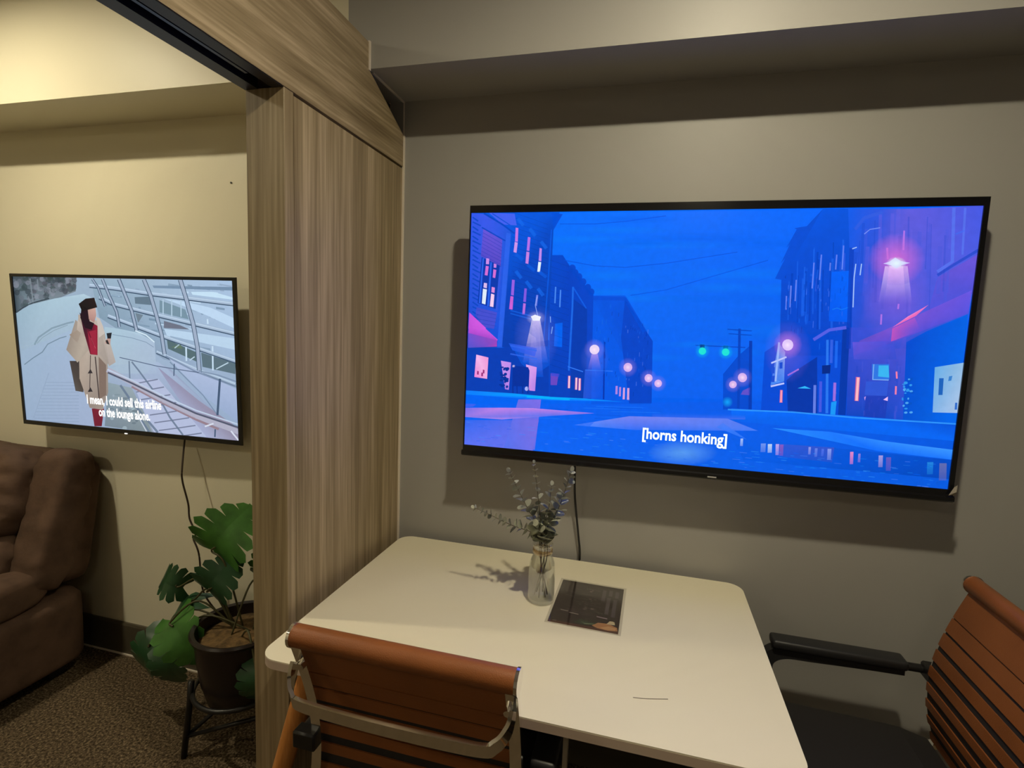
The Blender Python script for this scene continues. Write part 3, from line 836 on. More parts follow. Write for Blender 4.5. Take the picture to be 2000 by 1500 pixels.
(13,0,[792,22,818,22,818,28,792,27],[48,151,255,120]),
(13,0,[1570,4,1588,5,1588,9,1570,8],[48,151,255,120]),
(13,0,[1002,82,1032,83,1032,86,1002,86],[80,136,252,120]),
(13,0,[96,153,126,152,126,157,96,157],[2,98,248,120]),
(13,0,[1916,143,1932,143,1932,145,1916,146],[21,135,255,120]),
(13,0,[480,96,509,96,509,99,480,99],[80,136,252,120]),
(13,0,[1722,37,1745,37,1744,42,1722,42],[48,151,255,120]),
(13,0,[1755,100,1764,100,1764,104,1755,104],[2,98,248,120]),
(13,0,[1928,22,1939,22,1939,25,1928,25],[48,151,255,120]),
(13,0,[1530,133,1544,133,1544,137,1530,137],[48,151,255,120]),
(13,0,[1920,-4,1938,-3,1938,2,1920,2],[80,136,252,120]),
(13,0,[478,104,501,104,501,109,478,109],[80,136,252,120]),
(13,0,[614,11,651,11,651,14,614,14],[21,135,255,120]),
(13,0,[1041,18,1055,18,1055,22,1041,22],[80,136,252,120]),
(13,0,[324,110,340,110,341,114,324,114],[21,135,255,120]),
(13,0,[1764,187,1774,187,1774,191,1764,191],[2,98,248,120]),
(13,0,[1119,46,1136,46,1136,50,1119,50],[80,136,252,120]),
(13,0,[60,38,77,38,77,45,60,45],[2,98,248,120]),
(13,0,[142,95,157,95,158,98,143,98],[2,98,248,120]),
(13,0,[1602,126,1611,126,1611,131,1602,131],[2,98,248,120]),
(13,0,[1532,146,1556,146,1556,149,1532,149],[80,136,252,120]),
(13,0,[1593,117,1620,117,1620,120,1593,120],[80,136,252,120]),
(13,0,[581,104,610,104,610,107,581,107],[2,98,248,120]),
(13,0,[982,87,1003,87,1003,92,982,92],[2,98,248,120]),
(13,0,[155,101,183,101,183,106,155,107],[48,151,255,120]),
(13,1,[998,95,149,27,4,-109],[104,174,242,170]),
(8,0,[1020,958,1218,958,1218,965,1020,965],[1,67,197]),
(9,0,[1038,970,1057,970,1058,946,1039,946],[1,49,142]),
(9,1,[1050,919,31,3,2,-61],[0,218,255,150]),
(10,2,[1050,919,15,1,1,-29],[30,226,214]),
(9,0,[1132,969,1151,969,1152,945,1132,945],[1,49,142]),
(9,1,[1143,919,30,3,2,-60],[0,218,255,150]),
(10,2,[1143,919,15,1,1,-29],[30,226,214]),
(9,1,[1166,530,22,3,2,-44],[21,179,255,200]),
(8,0,[1185,1104,1206,485,1216,486,1195,1104],[1,67,192]),
(8,0,[1149,1059,1239,1053,1239,1060,1149,1066],[1,71,199]),
(8,0,[1143,1092,1238,1086,1238,1094,1143,1100],[1,71,199]),
(8,0,[1231,1014,1251,483,1264,484,1243,1014],[1,60,181]),
(7,0,[1140,747,1195,899,1242,989,1260,484,1151,469],[1,73,206,230]),
(5,0,[412,1901,565,1898,696,1916,864,1955,863,1962,695,1922,565,1905,412,1907],[2,82,228,200]),
(5,0,[437,1609,575,1566,707,1556,877,1591,1158,1680,1157,1686,877,1598,707,1563,575,1573,438,1616],[2,82,228,200]),
(5,0,[737,1335,885,1385,1277,1620,1276,1626,884,1391,736,1341],[2,82,228,200]),
(4,0,[1461,1995,1558,1993,1587,1519,1617,935,1352,911,1333,1479],[[2,87,228],[5,84,220],[14,81,217],[6,70,204],[2,69,198],[2,75,210]]),
(4,0,[1461,1995,1335,1479,1309,1487,1340,1640,1325,1598,1353,1741,1341,1716,1373,1849,1364,1858,1409,1873],[2,78,214]),
(4,0,[1294,933,1393,1080,1624,1089,1629,478,1300,468],[3,75,214]),
(5,0,[1550,1993,1669,1989,1762,1987,2006,2002,2001,1483,1992,1019,1618,986],[[14,92,235],[48,87,223],[96,93,221],[69,89,227],[80,94,227],[48,83,214],[39,78,210]]),
(5,0,[1596,1140,1795,1154,1828,480,1734,480,1620,481],[[58,80,215],[80,84,215],[30,79,212],[6,70,192],[14,69,195]]),
(6,0,[1604,1892,1613,1550,1624,1549,1614,1890],[26,72,202,90]),
(6,0,[1772,1842,1797,1256,1804,1256,1779,1842],[104,98,227,90]),
(6,0,[1837,1881,1864,1274,1868,1274,1841,1880],[26,72,202,90]),
(6,0,[1646,1908,1663,1431,1668,1431,1650,1908],[26,72,202,90]),
(6,0,[1717,1985,1733,1557,1746,1557,1731,1984],[104,98,227,90]),
(6,0,[1601,1767,1606,1517,1610,1516,1605,1767],[26,72,202,90]),
(6,0,[1659,1951,1684,1332,1696,1332,1670,1950],[104,98,227,90]),
(6,0,[1615,1850,1632,1372,1643,1371,1626,1850],[69,89,221,90]),
(6,0,[1758,1933,1791,1200,1797,1200,1764,1933],[26,72,202,90]),
(6,0,[1796,1829,1818,1310,1832,1310,1810,1828],[69,89,221,90]),
(6,0,[1886,1804,1902,1413,1908,1412,1893,1803],[26,72,202,90]),
(6,0,[1626,1726,1632,1463,1645,1462,1639,1724],[104,98,227,90]),
(6,0,[1828,1827,1855,1222,1868,1222,1841,1827],[69,89,221,90]),
(6,0,[1888,1843,1909,1352,1920,1352,1898,1842],[69,89,221,90]),
(6,0,[1830,1889,1849,1410,1856,1410,1836,1888],[69,89,221,90]),
(6,0,[1822,1930,1835,1568,1839,1567,1826,1930],[26,72,202,90]),
(6,0,[1647,1736,1662,1294,1669,1294,1653,1736],[69,89,221,90]),
(6,0,[1587,1687,1585,1580,1599,1576,1602,1683],[26,72,202,90]),
(6,0,[1682,1789,1701,1281,1710,1281,1691,1788],[26,72,202,90]),
(6,0,[1628,1716,1643,1270,1656,1269,1640,1715],[69,89,221,90]),
(6,0,[1904,1711,1914,1407,1922,1407,1911,1711],[69,89,221,90]),
(6,0,[1662,1715,1675,1327,1690,1326,1678,1714],[26,72,202,90]),
(6,0,[1733,1799,1752,1301,1765,1301,1745,1798],[26,72,202,90]),
(6,0,[1699,1958,1720,1422,1732,1422,1711,1957],[104,98,227,90]),
(6,0,[1680,1878,1698,1395,1710,1395,1692,1877],[69,89,221,90]),
(6,0,[1870,1728,1882,1397,1895,1397,1884,1727],[69,89,221,90]),
(6,0,[1509,1639,1530,1131,1538,1131,1517,1639],[30,107,247,130]),
(6,0,[1438,1463,1448,1180,1455,1180,1445,1463],[1,60,183,130]),
(6,0,[1540,1616,1559,1160,1562,1160,1543,1616],[58,97,236,130]),
(6,0,[1481,1557,1492,1248,1497,1248,1485,1557],[1,60,183,130]),
(6,0,[1460,1633,1480,1119,1487,1119,1466,1633],[1,60,183,130]),
(6,0,[1442,1720,1451,1443,1455,1442,1445,1720],[30,107,247,130]),
(6,0,[1422,1568,1437,1153,1441,1153,1425,1568],[30,107,247,130]),
(6,0,[1417,1547,1427,1248,1436,1248,1426,1546],[1,60,183,130]),
(6,0,[1541,1776,1550,1505,1557,1505,1547,1775],[30,107,247,130]),
(6,0,[1366,1414,1371,1221,1375,1221,1370,1414],[1,60,183,130]),
(6,0,[1509,1755,1523,1379,1527,1379,1512,1755],[1,60,183,130]),
(6,0,[1412,1577,1425,1218,1431,1218,1418,1576],[30,107,247,130]),
(6,0,[1453,1686,1462,1416,1469,1416,1460,1686],[1,60,183,130]),
(6,0,[1393,1512,1405,1167,1408,1167,1396,1512],[1,60,183,130]),
(6,0,[1361,1470,1370,1181,1373,1181,1364,1470],[30,107,247,130]),
(6,0,[1505,1613,1519,1252,1528,1252,1514,1613],[1,60,183,130]),
(6,0,[1467,1642,1488,1120,1494,1120,1473,1641],[30,107,247,130]),
(6,0,[1549,1679,1571,1165,1578,1165,1556,1679],[58,97,236,130]),
(6,0,[1409,1492,1418,1212,1426,1212,1416,1492],[30,107,247,130]),
(6,0,[1440,1528,1437,1516,1444,1507,1447,1518],[30,107,247,130]),
(6,0,[1385,1616,1397,1270,1401,1270,1389,1616],[30,107,247,130]),
(6,0,[1461,1502,1461,1399,1465,1398,1464,1501],[58,97,236,130]),
(6,0,[1461,1558,1460,1494,1465,1493,1466,1556],[30,107,247,130]),
(6,0,[1417,1531,1421,1356,1425,1356,1421,1530],[30,107,247,130]),
(6,0,[1367,1528,1372,1323,1381,1323,1375,1528],[1,60,183,130]),
(6,0,[1440,1704,1459,1231,1463,1231,1444,1704],[30,107,247,130]),
(7,0,[1386,1481,1389,1324,1394,1323,1391,1480],[104,133,246,220]),
(7,0,[1368,1438,1372,1276,1377,1276,1374,1437],[104,133,246,220]),
(7,0,[1355,1361,1358,1258,1363,1258,1360,1360],[104,133,246,220]),
(7,0,[1445,1608,1447,1420,1452,1419,1450,1608],[104,133,246,220]),
(7,0,[1469,1667,1471,1483,1476,1483,1474,1666],[104,133,246,220]),
(7,0,[1524,1667,1525,1560,1530,1559,1529,1666],[104,133,246,220]),
(7,0,[1545,1733,1548,1560,1553,1560,1550,1732],[104,133,246,220]),
(7,0,[1504,1609,1505,1551,1510,1550,1509,1608],[104,133,246,220]),
(7,0,[1514,1543,1581,1552,1597,1179,1522,1182],[[0,98,249],[0,101,252],[0,94,245],[0,89,239]]),
(8,0,[1531,1265,1546,1278,1563,1266,1587,1285,1586,1289,1563,1271,1546,1283,1529,1269],[30,144,255,150]),
(8,0,[1569,1717,1594,985,1610,985,1585,1716],[6,59,186,190]),
(9,0,[1595,1602,1594,1503,1601,1288,1605,1288,1598,1503,1599,1601],[170,200,255,230]),
(9,0,[1615,1603,1614,1521,1618,1520,1619,1602],[170,200,255,230]),
(9,0,[1580,1705,1595,1717,1594,1724,1578,1712],[170,200,255,230]),
(9,0,[1617,1811,1634,1843,1669,1854,1668,1861,1633,1849,1614,1816],[116,141,243]),
(8,0,[1587,1839,1613,1916,1673,1954,1668,1977,1606,1937,1577,1854],[58,97,226,120]),
(7,0,[1901,1991,1917,1626,1874,1560,1881,1541,1928,1620,1912,1990],[87,114,239,230]),
(7,0,[1939,1990,1949,1671,1956,1670,1947,1988],[87,114,239,220]),
(7,0,[1923,1806,1952,1829,1949,1839,1921,1816],[69,102,234]),
(7,0,[1882,1519,1930,1591,2005,1694,1999,1710,1925,1607,1876,1535],[30,72,201,200]),
(6,0,[1880,1511,2000,1671,2002,1404,1863,1277],[[96,82,211,200],[116,85,216,200],[80,80,215,200],[80,84,220,200]]),
(7,0,[1639,1047,1746,1155,1997,1427,1995,1268,1752,1040,1621,936],[[91,79,203],[116,81,207],[104,86,225],[87,83,223],[80,74,200],[87,75,208]]),
(6,0,[1801,1049,1866,1133,1995,1262,2002,479,1820,479],[[2,75,210],[1,85,217],[0,98,229],[1,105,239],[0,83,211]]),
(9,0,[1748,1151,1796,1232,1861,1319,1823,1238],[[240,110,190],[250,150,205],[236,120,200],[236,100,180]]),
(8,0,[1748,1143,1820,1226,1844,1137,1748,1048],[[220,84,180],[190,84,190,220],[116,77,202,0],[210,80,176,240]]),
(8,0,[1614,1034,1758,1054,1774,923,1625,908],[[104,86,219,220],[69,81,218,220],[48,77,207,160],[80,84,215,160]]),
(10,1,[1735,1636,100,1,10,-186],[214,110,214,230]),
(10,0,[1699,1587,1776,1589,1807,1315,1690,1309],[[225,200,255,230],[225,200,255,230],[150,130,230,0],[150,130,230,0]]),
(11,0,[1714,1588,1761,1588,1781,1362,1711,1359],[[236,190,250,220],[236,190,250,220],[170,140,236,0],[170,140,236,0]]),
(12,0,[1692,1605,1713,1620,1731,1648,1751,1624,1783,1611,1757,1596,1739,1572,1718,1594],[206,200,255]),
(13,1,[1737,1608,35,1,3,-48],[230,250,255]),
(9,0,[1748,1837,1752,1701,1759,1700,1754,1836],[190,120,236,200]),
(9,0,[1696,1716,1703,1636,1709,1636,1703,1717],[190,120,236,200]),
(9,0,[1702,1244,1704,1169,1710,1169,1708,1243],[190,120,236,200]),
(9,0,[1757,1321,1757,1284,1763,1283,1763,1320],[190,120,236,200]),
(8,0,[1344,1012,1372,940,1378,716,1328,682],[[150,180,250,230],[180,200,255,230],[91,155,249,230],[69,138,249,230]]),
(9,0,[1324,845,1380,897,1377,909,1322,857],[190,200,255]),
(9,0,[1330,666,1380,696,1378,708,1328,679],[190,200,255]),
(9,0,[1326,817,1338,822,1339,774,1327,770],[30,79,212]),
(9,0,[1329,752,1341,757,1342,708,1330,705],[30,79,212]),
(9,0,[1354,858,1366,863,1367,814,1356,811],[30,79,212]),
(9,0,[1342,1012,1342,712,1349,712,1350,1011],[160,190,255,230]),
(10,1,[1379,996,55,5,5,-111],[190,120,226,220]),
(11,2,[1379,994,21,2,2,-43],[226,200,252]),
(12,1,[1379,994,14,1,1,-28],[250,230,255,220]),
(7,0,[1387,726,1433,825,1492,914,1513,489,1403,483],[2,55,171]),
(8,0,[1391,759,1430,810,1427,820,1388,769],[190,120,226]),
(8,0,[1431,670,1457,690,1481,672],[48,184,255]),
(9,0,[1366,649,1368,552,1379,553,1376,649],[244,120,140,200]),
(10,0,[1369,647,1371,556,1376,557,1373,647],[255,170,190]),
(8,0,[1476,1031,1529,1107,1588,1128,1585,1151,1524,1128,1469,1050],[91,99,232,220]),
(7,0,[1574,1140,1590,464,1617,465,1600,1139],[2,53,164,220]),
(8,0,[1489,701,1497,487,1507,488,1499,702],[116,141,243,190]),
(8,0,[1509,731,1518,499,1528,500,1519,732],[80,94,231,190]),
(8,0,[1519,1044,1543,493,1553,495,1528,1045],[48,130,250,190]),
(8,0,[1561,728,1565,590,1575,590,1571,728],[180,120,226,190]),
(8,0,[1534,1046,1540,873,1550,873,1544,1046],[58,103,236,190]),
(8,0,[1552,1038,1559,838,1569,839,1562,1038],[30,111,249,190]),
(9,0,[1560,580,1579,591,1579,485,1561,487],[30,166,255,200]),
(9,0,[1513,851,1544,859,1545,795,1516,789],[1,42,137]),
(9,0,[1639,779,1643,601,1658,601,1654,779],[240,110,120,170]),
(10,0,[1643,776,1646,603,1655,603,1652,776],[252,184,196]),
(10,0,[1776,833,1780,782,1786,783,1782,834],[244,130,170]),
(10,0,[1780,727,1782,666,1788,666,1786,727],[244,130,170]),
(9,0,[1691,879,1751,885,1757,769,1698,762],[48,119,229]),
(10,0,[1715,872,1749,875,1756,787,1717,791],[58,182,243]),
(10,0,[1696,879,1698,764,1755,765,1755,772,1701,769,1699,879],[130,180,245]),
(9,0,[1677,750,1755,759,1755,651,1677,650],[48,87,214]),
(9,0,[1682,642,1759,652,1759,488,1682,486],[30,57,179,160]),
(10,0,[1744,622,1759,647,1760,615],[236,190,250]),
(10,0,[1676,632,1682,640,1680,607],[190,150,240]),
(8,2,[1833,740,5,1,0,-8],[48,151,239]),
(8,2,[1826,567,6,1,0,-6],[48,151,239]),
(8,2,[1835,598,5,1,0,-6],[2,82,198]),
(8,2,[1814,710,5,1,0,-5],[80,167,241]),
(8,2,[1811,726,4,0,1,-10],[48,151,239]),
(8,2,[1833,581,3,0,0,-6],[2,82,198]),
(8,2,[1813,636,3,0,0,-5],[2,82,198]),
(8,2,[1811,636,3,0,1,-11],[48,151,239]),
(8,2,[1825,782,4,0,0,-6],[80,167,241]),
(8,2,[1815,755,7,1,1,-10],[48,151,239]),
(8,2,[1817,587,4,1,0,-8],[80,167,241]),
(8,2,[1827,609,6,1,0,-8],[80,167,241]),
(8,2,[1812,632,4,0,0,-6],[48,151,239]),
(8,2,[1837,696,6,1,0,-7],[80,167,241]),
(8,2,[1817,630,4,1,0,-6],[2,82,198]),
(8,2,[1825,699,7,1,0,-8],[48,151,239]),
(8,2,[1809,744,6,1,0,-4],[48,151,239]),
(8,2,[1841,608,3,0,1,-9],[2,82,198]),
(8,2,[1819,652,4,0,0,-5],[2,82,198]),
(8,2,[1830,641,3,0,0,-8],[80,167,241]),
(8,2,[1813,702,3,0,1,-10],[80,167,241]),
(8,2,[1845,542,6,1,0,-8],[80,167,241]),
(8,2,[1813,705,5,1,0,-8],[80,167,241]),
(8,2,[1827,538,6,1,0,-8],[80,167,241]),
(8,2,[1834,784,4,0,1,-10],[2,82,198]),
(8,2,[1818,680,4,1,0,-5],[48,151,239]),
(8,2,[1828,771,6,1,0,-8],[2,82,198]),
(8,2,[1841,685,7,1,0,-6],[2,82,198]),
(8,2,[1825,709,5,1,0,-5],[48,151,239]),
(8,2,[1827,730,3,0,0,-5],[2,82,198]),
(9,0,[1907,878,2008,923,2001,563,1999,559,1918,552],[[104,174,231],[150,190,226],[150,180,226],[170,196,232],[130,180,232]]),
(10,0,[1926,801,1941,803,1944,682,1930,680],[30,100,190]),
(10,0,[1958,818,1969,823,1967,788,1957,784],[58,129,205]),
(10,0,[1989,632,1996,633,1998,583,1990,582],[48,109,207]),
(9,0,[1184,481,1602,488,2010,480,2009,355,1188,384],[[5,111,255],[3,104,248],[3,82,216],[5,104,245],[5,98,237]]),
(11,0,[1170,465,1421,480,1647,470,2006,474,2006,485,1647,481,1421,491,1170,477],[48,151,255,230]),
(11,0,[1348,350,1564,356,1769,315,2001,291,2001,219,1747,237],[[39,142,255],[30,122,255],[48,141,255],[58,150,255],[30,122,255],[14,109,255]]),
(10,0,[1194,248,1338,243,1660,231,2001,215,2001,74,1250,80],[[6,93,231],[6,93,231],[2,78,210],[1,76,199],[1,71,187],[2,93,232]]),
(10,0,[1382,231,1588,237,1585,123,1381,134],[[58,86,205,200],[69,81,192,200],[48,77,186,200],[48,83,207,200]]),
(12,0,[1338,223,1354,226,1356,158,1340,155],[[200,224,252,230],[200,224,252,230],[200,224,252,90],[200,224,252,90]]),
(12,0,[1311,223,1330,227,1331,159,1312,155],[[116,151,239,230],[116,151,239,230],[116,151,239,90],[116,151,239,90]]),
(12,0,[1368,228,1381,230,1383,144,1371,142],[[200,170,236,230],[200,170,236,230],[200,170,236,90],[200,170,236,90]]),
(12,0,[1384,226,1398,229,1400,142,1386,140],[[140,90,190,230],[140,90,190,230],[140,90,190,90],[140,90,190,90]]),
(12,0,[1493,226,1502,227,1503,170,1494,169],[[150,160,240,230],[150,160,240,230],[150,160,240,90],[150,160,240,90]]),
(12,0,[1517,220,1527,222,1528,156,1518,154],[[104,133,235,230],[104,133,235,230],[104,133,235,90],[104,133,235,90]]),
(12,0,[1542,220,1551,221,1551,165,1542,163],[[80,115,237,230],[80,115,237,230],[80,115,237,90],[80,115,237,90]]),
(12,0,[1564,224,1578,226,1580,141,1566,139],[[140,160,244,230],[140,160,244,230],[140,160,244,90],[140,160,244,90]]),
(12,0,[1647,215,1659,217,1662,124,1650,121],[[240,140,196,230],[240,140,196,230],[240,140,196,90],[240,140,196,90]]),
(12,0,[1677,206,1685,208,1687,142,1678,141],[[150,130,220,230],[150,130,220,230],[150,130,220,90],[150,130,220,90]]),
(12,0,[1750,205,1765,208,1768,120,1753,117],[[170,160,226,230],[170,160,226,230],[170,160,226,90],[170,160,226,90]]),
(12,0,[1777,196,1794,199,1798,98,1781,95],[[104,92,195,230],[104,92,195,230],[104,92,195,90],[104,92,195,90]]),
(12,0,[1920,186,1941,190,1944,99,1924,95],[[30,133,223,230],[30,133,223,230],[30,133,223,90],[30,133,223,90]]),
(12,0,[1962,185,1986,189,1992,63,1967,58],[[104,112,174,230],[104,112,174,230],[104,112,174,90],[104,112,174,90]]),
(12,0,[1230,249,1240,251,1241,192,1230,190],[[170,200,250,230],[170,200,250,230],[170,200,250,90],[170,200,250,90]]),
(5,0,[695,693,695,673,697,673,698,693],[1,60,187,150]),
(5,0,[669,1113,669,1091,671,1091,671,1113],[6,97,242,150]),
(5,0,[677,1237,677,1217,680,1217,680,1237],[6,97,242,150]),
(5,0,[720,744,720,722,723,722,723,744],[21,113,250,150]),
(5,0,[693,987,693,957,695,957,695,987],[21,113,250,150]),
(5,0,[594,899,595,862,597,862,597,899],[1,60,187,150]),
(5,0,[602,731,601,707,604,707,604,731],[21,113,250,150]),
(5,0,[642,610,641,585,644,585,644,610],[1,60,187,150]),
(5,0,[625,692,625,675,628,674,628,692],[1,60,187,150]),
(5,0,[632,594,632,568,634,568,634,594],[21,113,250,150]),
(5,0,[634,969,634,945,636,945,636,968],[1,60,187,150]),
(5,0,[605,835,604,809,607,809,607,835],[6,97,242,150]),
(5,0,[661,1205,661,1173,664,1173,664,1205],[1,60,187,150]),
(5,0,[661,629,661,601,664,601,664,629],[21,113,250,150]),
(5,0,[643,853,643,824,646,824,646,853],[1,60,187,150]),
(5,0,[634,712,634,694,637,693,637,712],[1,60,187,150]),
(5,0,[592,996,592,960,595,960,595,996],[6,97,242,150]),
(5,0,[652,994,652,959,655,959,655,994],[1,60,187,150]),
(5,0,[621,1140,621,1100,624,1100,624,1140],[21,113,250,150]),
(5,0,[629,794,628,775,631,775,631,794],[1,60,187,150]),
(5,0,[690,1196,690,1167,693,1167,693,1196],[1,60,187,150]),
(5,0,[600,1079,600,1041,602,1041,602,1079],[1,60,187,150]),
(5,0,[684,755,684,732,686,732,686,755],[6,97,242,150]),
(5,0,[669,734,669,710,672,710,672,734],[6,97,242,150]),
(5,0,[675,1148,675,1120,677,1119,677,1148],[6,97,242,150]),
(5,0,[665,678,665,651,668,651,668,678],[6,97,242,150]),
(5,0,[660,1087,660,1048,663,1048,662,1087],[6,97,242,150]),
(5,0,[614,1048,614,1025,617,1025,617,1048],[21,113,250,150]),
(5,0,[636,992,636,964,639,964,639,992],[21,113,250,150]),
(5,0,[696,661,696,629,699,629,699,661],[6,97,242,150]),
(5,0,[630,920,630,888,633,888,633,920],[21,113,250,150]),
(5,0,[610,926,609,898,612,898,612,925],[1,60,187,150]),
(5,0,[647,1011,647,974,650,974,650,1011],[6,97,242,150]),
(5,0,[639,1141,639,1107,642,1107,641,1141],[21,113,250,150]),
(5,0,[682,888,682,853,685,853,684,888],[6,97,242,150]),
(5,0,[717,599,718,558,721,559,720,599],[1,60,187,150]),
(5,0,[653,1264,653,1232,656,1232,656,1263],[21,113,250,150]),
(5,0,[702,1033,701,1013,704,1013,704,1033],[21,113,250,150]),
(5,0,[596,1039,596,1021,598,1021,599,1039],[21,113,250,150]),
(5,0,[597,846,597,813,599,813,599,846],[21,113,250,150]),
(5,0,[597,925,597,889,600,889,599,925],[1,60,187,150]),
(5,0,[601,593,601,557,604,557,604,593],[21,113,250,150]),
(5,0,[686,1229,686,1198,689,1198,689,1229],[6,97,242,150]),
(5,0,[653,712,653,678,656,678,656,712],[1,60,187,150]),
(5,0,[612,818,612,791,615,791,615,818],[1,60,187,150]),
(5,0,[662,1171,662,1130,665,1130,665,1171],[6,97,242,150]),
(5,0,[593,819,592,801,595,801,596,819],[21,113,250,150]),
(5,0,[665,1048,664,1024,667,1024,667,1048],[1,60,187,150]),
(5,0,[608,943,608,914,610,914,611,943],[1,60,187,150]),
(5,0,[660,826,660,808,663,808,663,825],[1,60,187,150]),
(5,0,[603,1213,604,1180,606,1180,606,1213],[6,97,242,150]),
(5,0,[592,916,592,878,594,878,594,916],[6,97,242,150]),
(5,0,[637,617,637,582,640,582,639,617],[6,97,242,150]),
(5,0,[599,975,599,951,602,951,602,974],[21,113,250,150]),
(5,0,[669,576,669,546,671,546,671,576],[6,97,242,150]),
(5,0,[707,687,707,649,710,649,709,687],[21,113,250,150]),
(5,0,[691,721,691,696,694,696,694,721],[1,60,187,150]),
(5,0,[605,710,605,673,607,673,607,710],[21,113,250,150]),
(5,0,[604,891,603,865,606,865,606,891],[6,97,242,150]),
(5,0,[602,831,602,804,605,804,605,830],[21,113,250,150]),
(5,0,[806,809,806,779,808,779,808,809],[80,126,241,150]),
(5,0,[764,1077,764,1057,766,1057,766,1077],[1,55,176,150]),
(5,0,[818,767,818,744,820,744,820,767],[1,55,176,150]),
(5,0,[813,1053,813,1019,816,1019,815,1053],[1,55,176,150]),
(5,0,[790,887,790,852,792,852,792,887],[80,126,241,150]),
(5,0,[828,867,828,833,830,833,830,867],[14,103,244,150]),
(5,0,[785,980,785,961,787,961,788,980],[14,103,244,150]),
(5,0,[724,1096,724,1079,726,1079,726,1096],[80,126,241,150]),
(5,0,[765,783,765,747,767,747,767,783],[1,55,176,150]),
(5,0,[822,983,822,951,824,951,824,983],[1,55,176,150]),
(5,0,[771,840,771,815,773,815,773,840],[80,126,241,150]),
(5,0,[799,1051,799,1030,801,1030,801,1051],[14,103,244,150]),
(5,0,[785,1055,785,1030,788,1030,788,1055],[14,103,244,150]),
(5,0,[833,716,833,682,836,682,835,716],[1,55,176,150]),
(5,0,[774,561,774,525,776,525,776,561],[1,55,176,150]),
(5,0,[755,1084,755,1065,757,1065,757,1084],[1,55,176,150]),
(5,0,[741,672,741,656,743,656,743,672],[80,126,241,150]),
(5,0,[790,1110,790,1082,792,1082,792,1110],[14,103,244,150]),
(5,0,[794,720,794,687,796,687,796,720],[1,55,176,150]),
(5,0,[781,1016,781,1000,783,1000,783,1016],[80,126,241,150]),
(5,0,[809,1012,808,995,810,994,811,1012],[1,55,176,150]),
(5,0,[746,1097,746,1071,748,1071,748,1097],[1,55,176,150]),
(5,0,[791,753,791,735,793,735,793,752],[14,103,244,150]),
(5,0,[735,685,735,661,737,661,737,685],[14,103,244,150]),
(5,0,[796,1121,795,1100,798,1100,798,1121],[1,55,176,150]),
(5,0,[819,1071,820,1038,822,1038,822,1071],[80,126,241,150]),
(5,0,[734,1065,734,1038,737,1038,737,1065],[80,126,241,150]),
(5,0,[739,880,739,847,741,847,741,880],[14,103,244,150]),
(5,0,[828,738,828,706,830,706,830,738],[14,103,244,150]),
(5,0,[752,669,752,653,754,653,754,669],[80,126,241,150]),
(5,0,[777,1067,776,1045,779,1045,779,1066],[14,103,244,150]),
(5,0,[812,629,812,608,814,608,814,629],[80,126,241,150]),
(5,0,[758,510,758,488,760,488,761,510],[80,126,241,150]),
(5,0,[784,647,784,614,787,614,786,647],[80,126,241,150]),
(5,0,[812,786,812,767,814,767,814,786],[1,55,176,150]),
(5,0,[757,1106,757,1089,759,1088,759,1106],[14,103,244,150]),
(5,0,[740,524,740,489,742,489,742,524],[1,55,176,150]),
(5,0,[798,845,798,811,800,811,800,845],[1,55,176,150]),
(5,0,[807,920,807,889,809,889,809,920],[14,103,244,150]),
(5,0,[823,869,823,839,825,839,825,869],[1,55,176,150]),
(6,0,[194,2001,359,1899,359,1903,195,2005],[1,58,176,70]),
(6,0,[195,1961,360,1859,360,1863,196,1965],[1,58,176,70]),
(6,0,[196,1921,361,1820,361,1824,197,1925],[1,58,176,70]),
(6,0,[197,1881,362,1780,362,1784,197,1885],[1,58,176,70]),
(6,0,[198,1841,363,1741,363,1745,198,1845],[1,58,176,70]),
(6,0,[198,1801,363,1701,364,1705,199,1805],[1,58,176,70]),
(6,0,[199,1761,364,1661,365,1665,200,1765],[1,58,176,70]),
(6,0,[200,1720,365,1621,366,1625,201,1724],[1,58,176,70]),
(6,0,[201,1680,366,1581,367,1585,202,1684],[1,58,176,70]),
(6,0,[202,1640,367,1541,368,1545,202,1644],[1,58,176,70]),
(6,0,[203,1599,368,1501,369,1505,203,1603],[1,58,176,70]),
(6,0,[204,1558,369,1461,370,1465,204,1562],[1,58,176,70]),
(6,0,[204,1518,370,1421,371,1425,205,1522],[1,58,176,70]),
(6,0,[205,1477,371,1381,372,1385,206,1481],[1,58,176,70]),
(6,0,[206,1436,372,1340,373,1344,207,1440],[1,58,176,70]),
(6,0,[207,1395,373,1300,374,1304,208,1399],[1,58,176,70]),
(6,0,[208,1354,374,1259,375,1263,209,1358],[1,58,176,70]),
(6,0,[209,1313,375,1219,376,1223,209,1317],[1,58,176,70]),
(6,0,[210,1272,376,1178,377,1182,210,1276],[1,58,176,70]),
(6,0,[210,1231,377,1137,378,1141,211,1235],[1,58,176,70]),
(6,0,[211,1189,378,1097,379,1101,212,1194],[1,58,176,70]),
(6,0,[212,1148,379,1056,380,1060,213,1152],[1,58,176,70]),
(6,0,[213,1107,380,1015,381,1019,214,1111],[1,58,176,70]),
(6,0,[214,1065,381,974,382,978,215,1069],[1,58,176,70]),
(6,0,[215,1024,382,933,383,937,216,1028],[1,58,176,70]),
(6,0,[216,982,384,892,384,896,216,986],[1,58,176,70]),
(6,0,[377,1610,462,1561,462,1565,378,1614],[1,55,176,80]),
(6,0,[379,1560,463,1512,464,1516,379,1564],[1,55,176,80]),
(6,0,[380,1510,464,1462,465,1466,381,1514],[1,55,176,80]),
(6,0,[381,1460,466,1412,466,1416,382,1464],[1,55,176,80]),
(6,0,[382,1410,467,1362,468,1366,383,1414],[1,55,176,80]),
(6,0,[384,1359,468,1312,469,1316,384,1363],[1,55,176,80]),
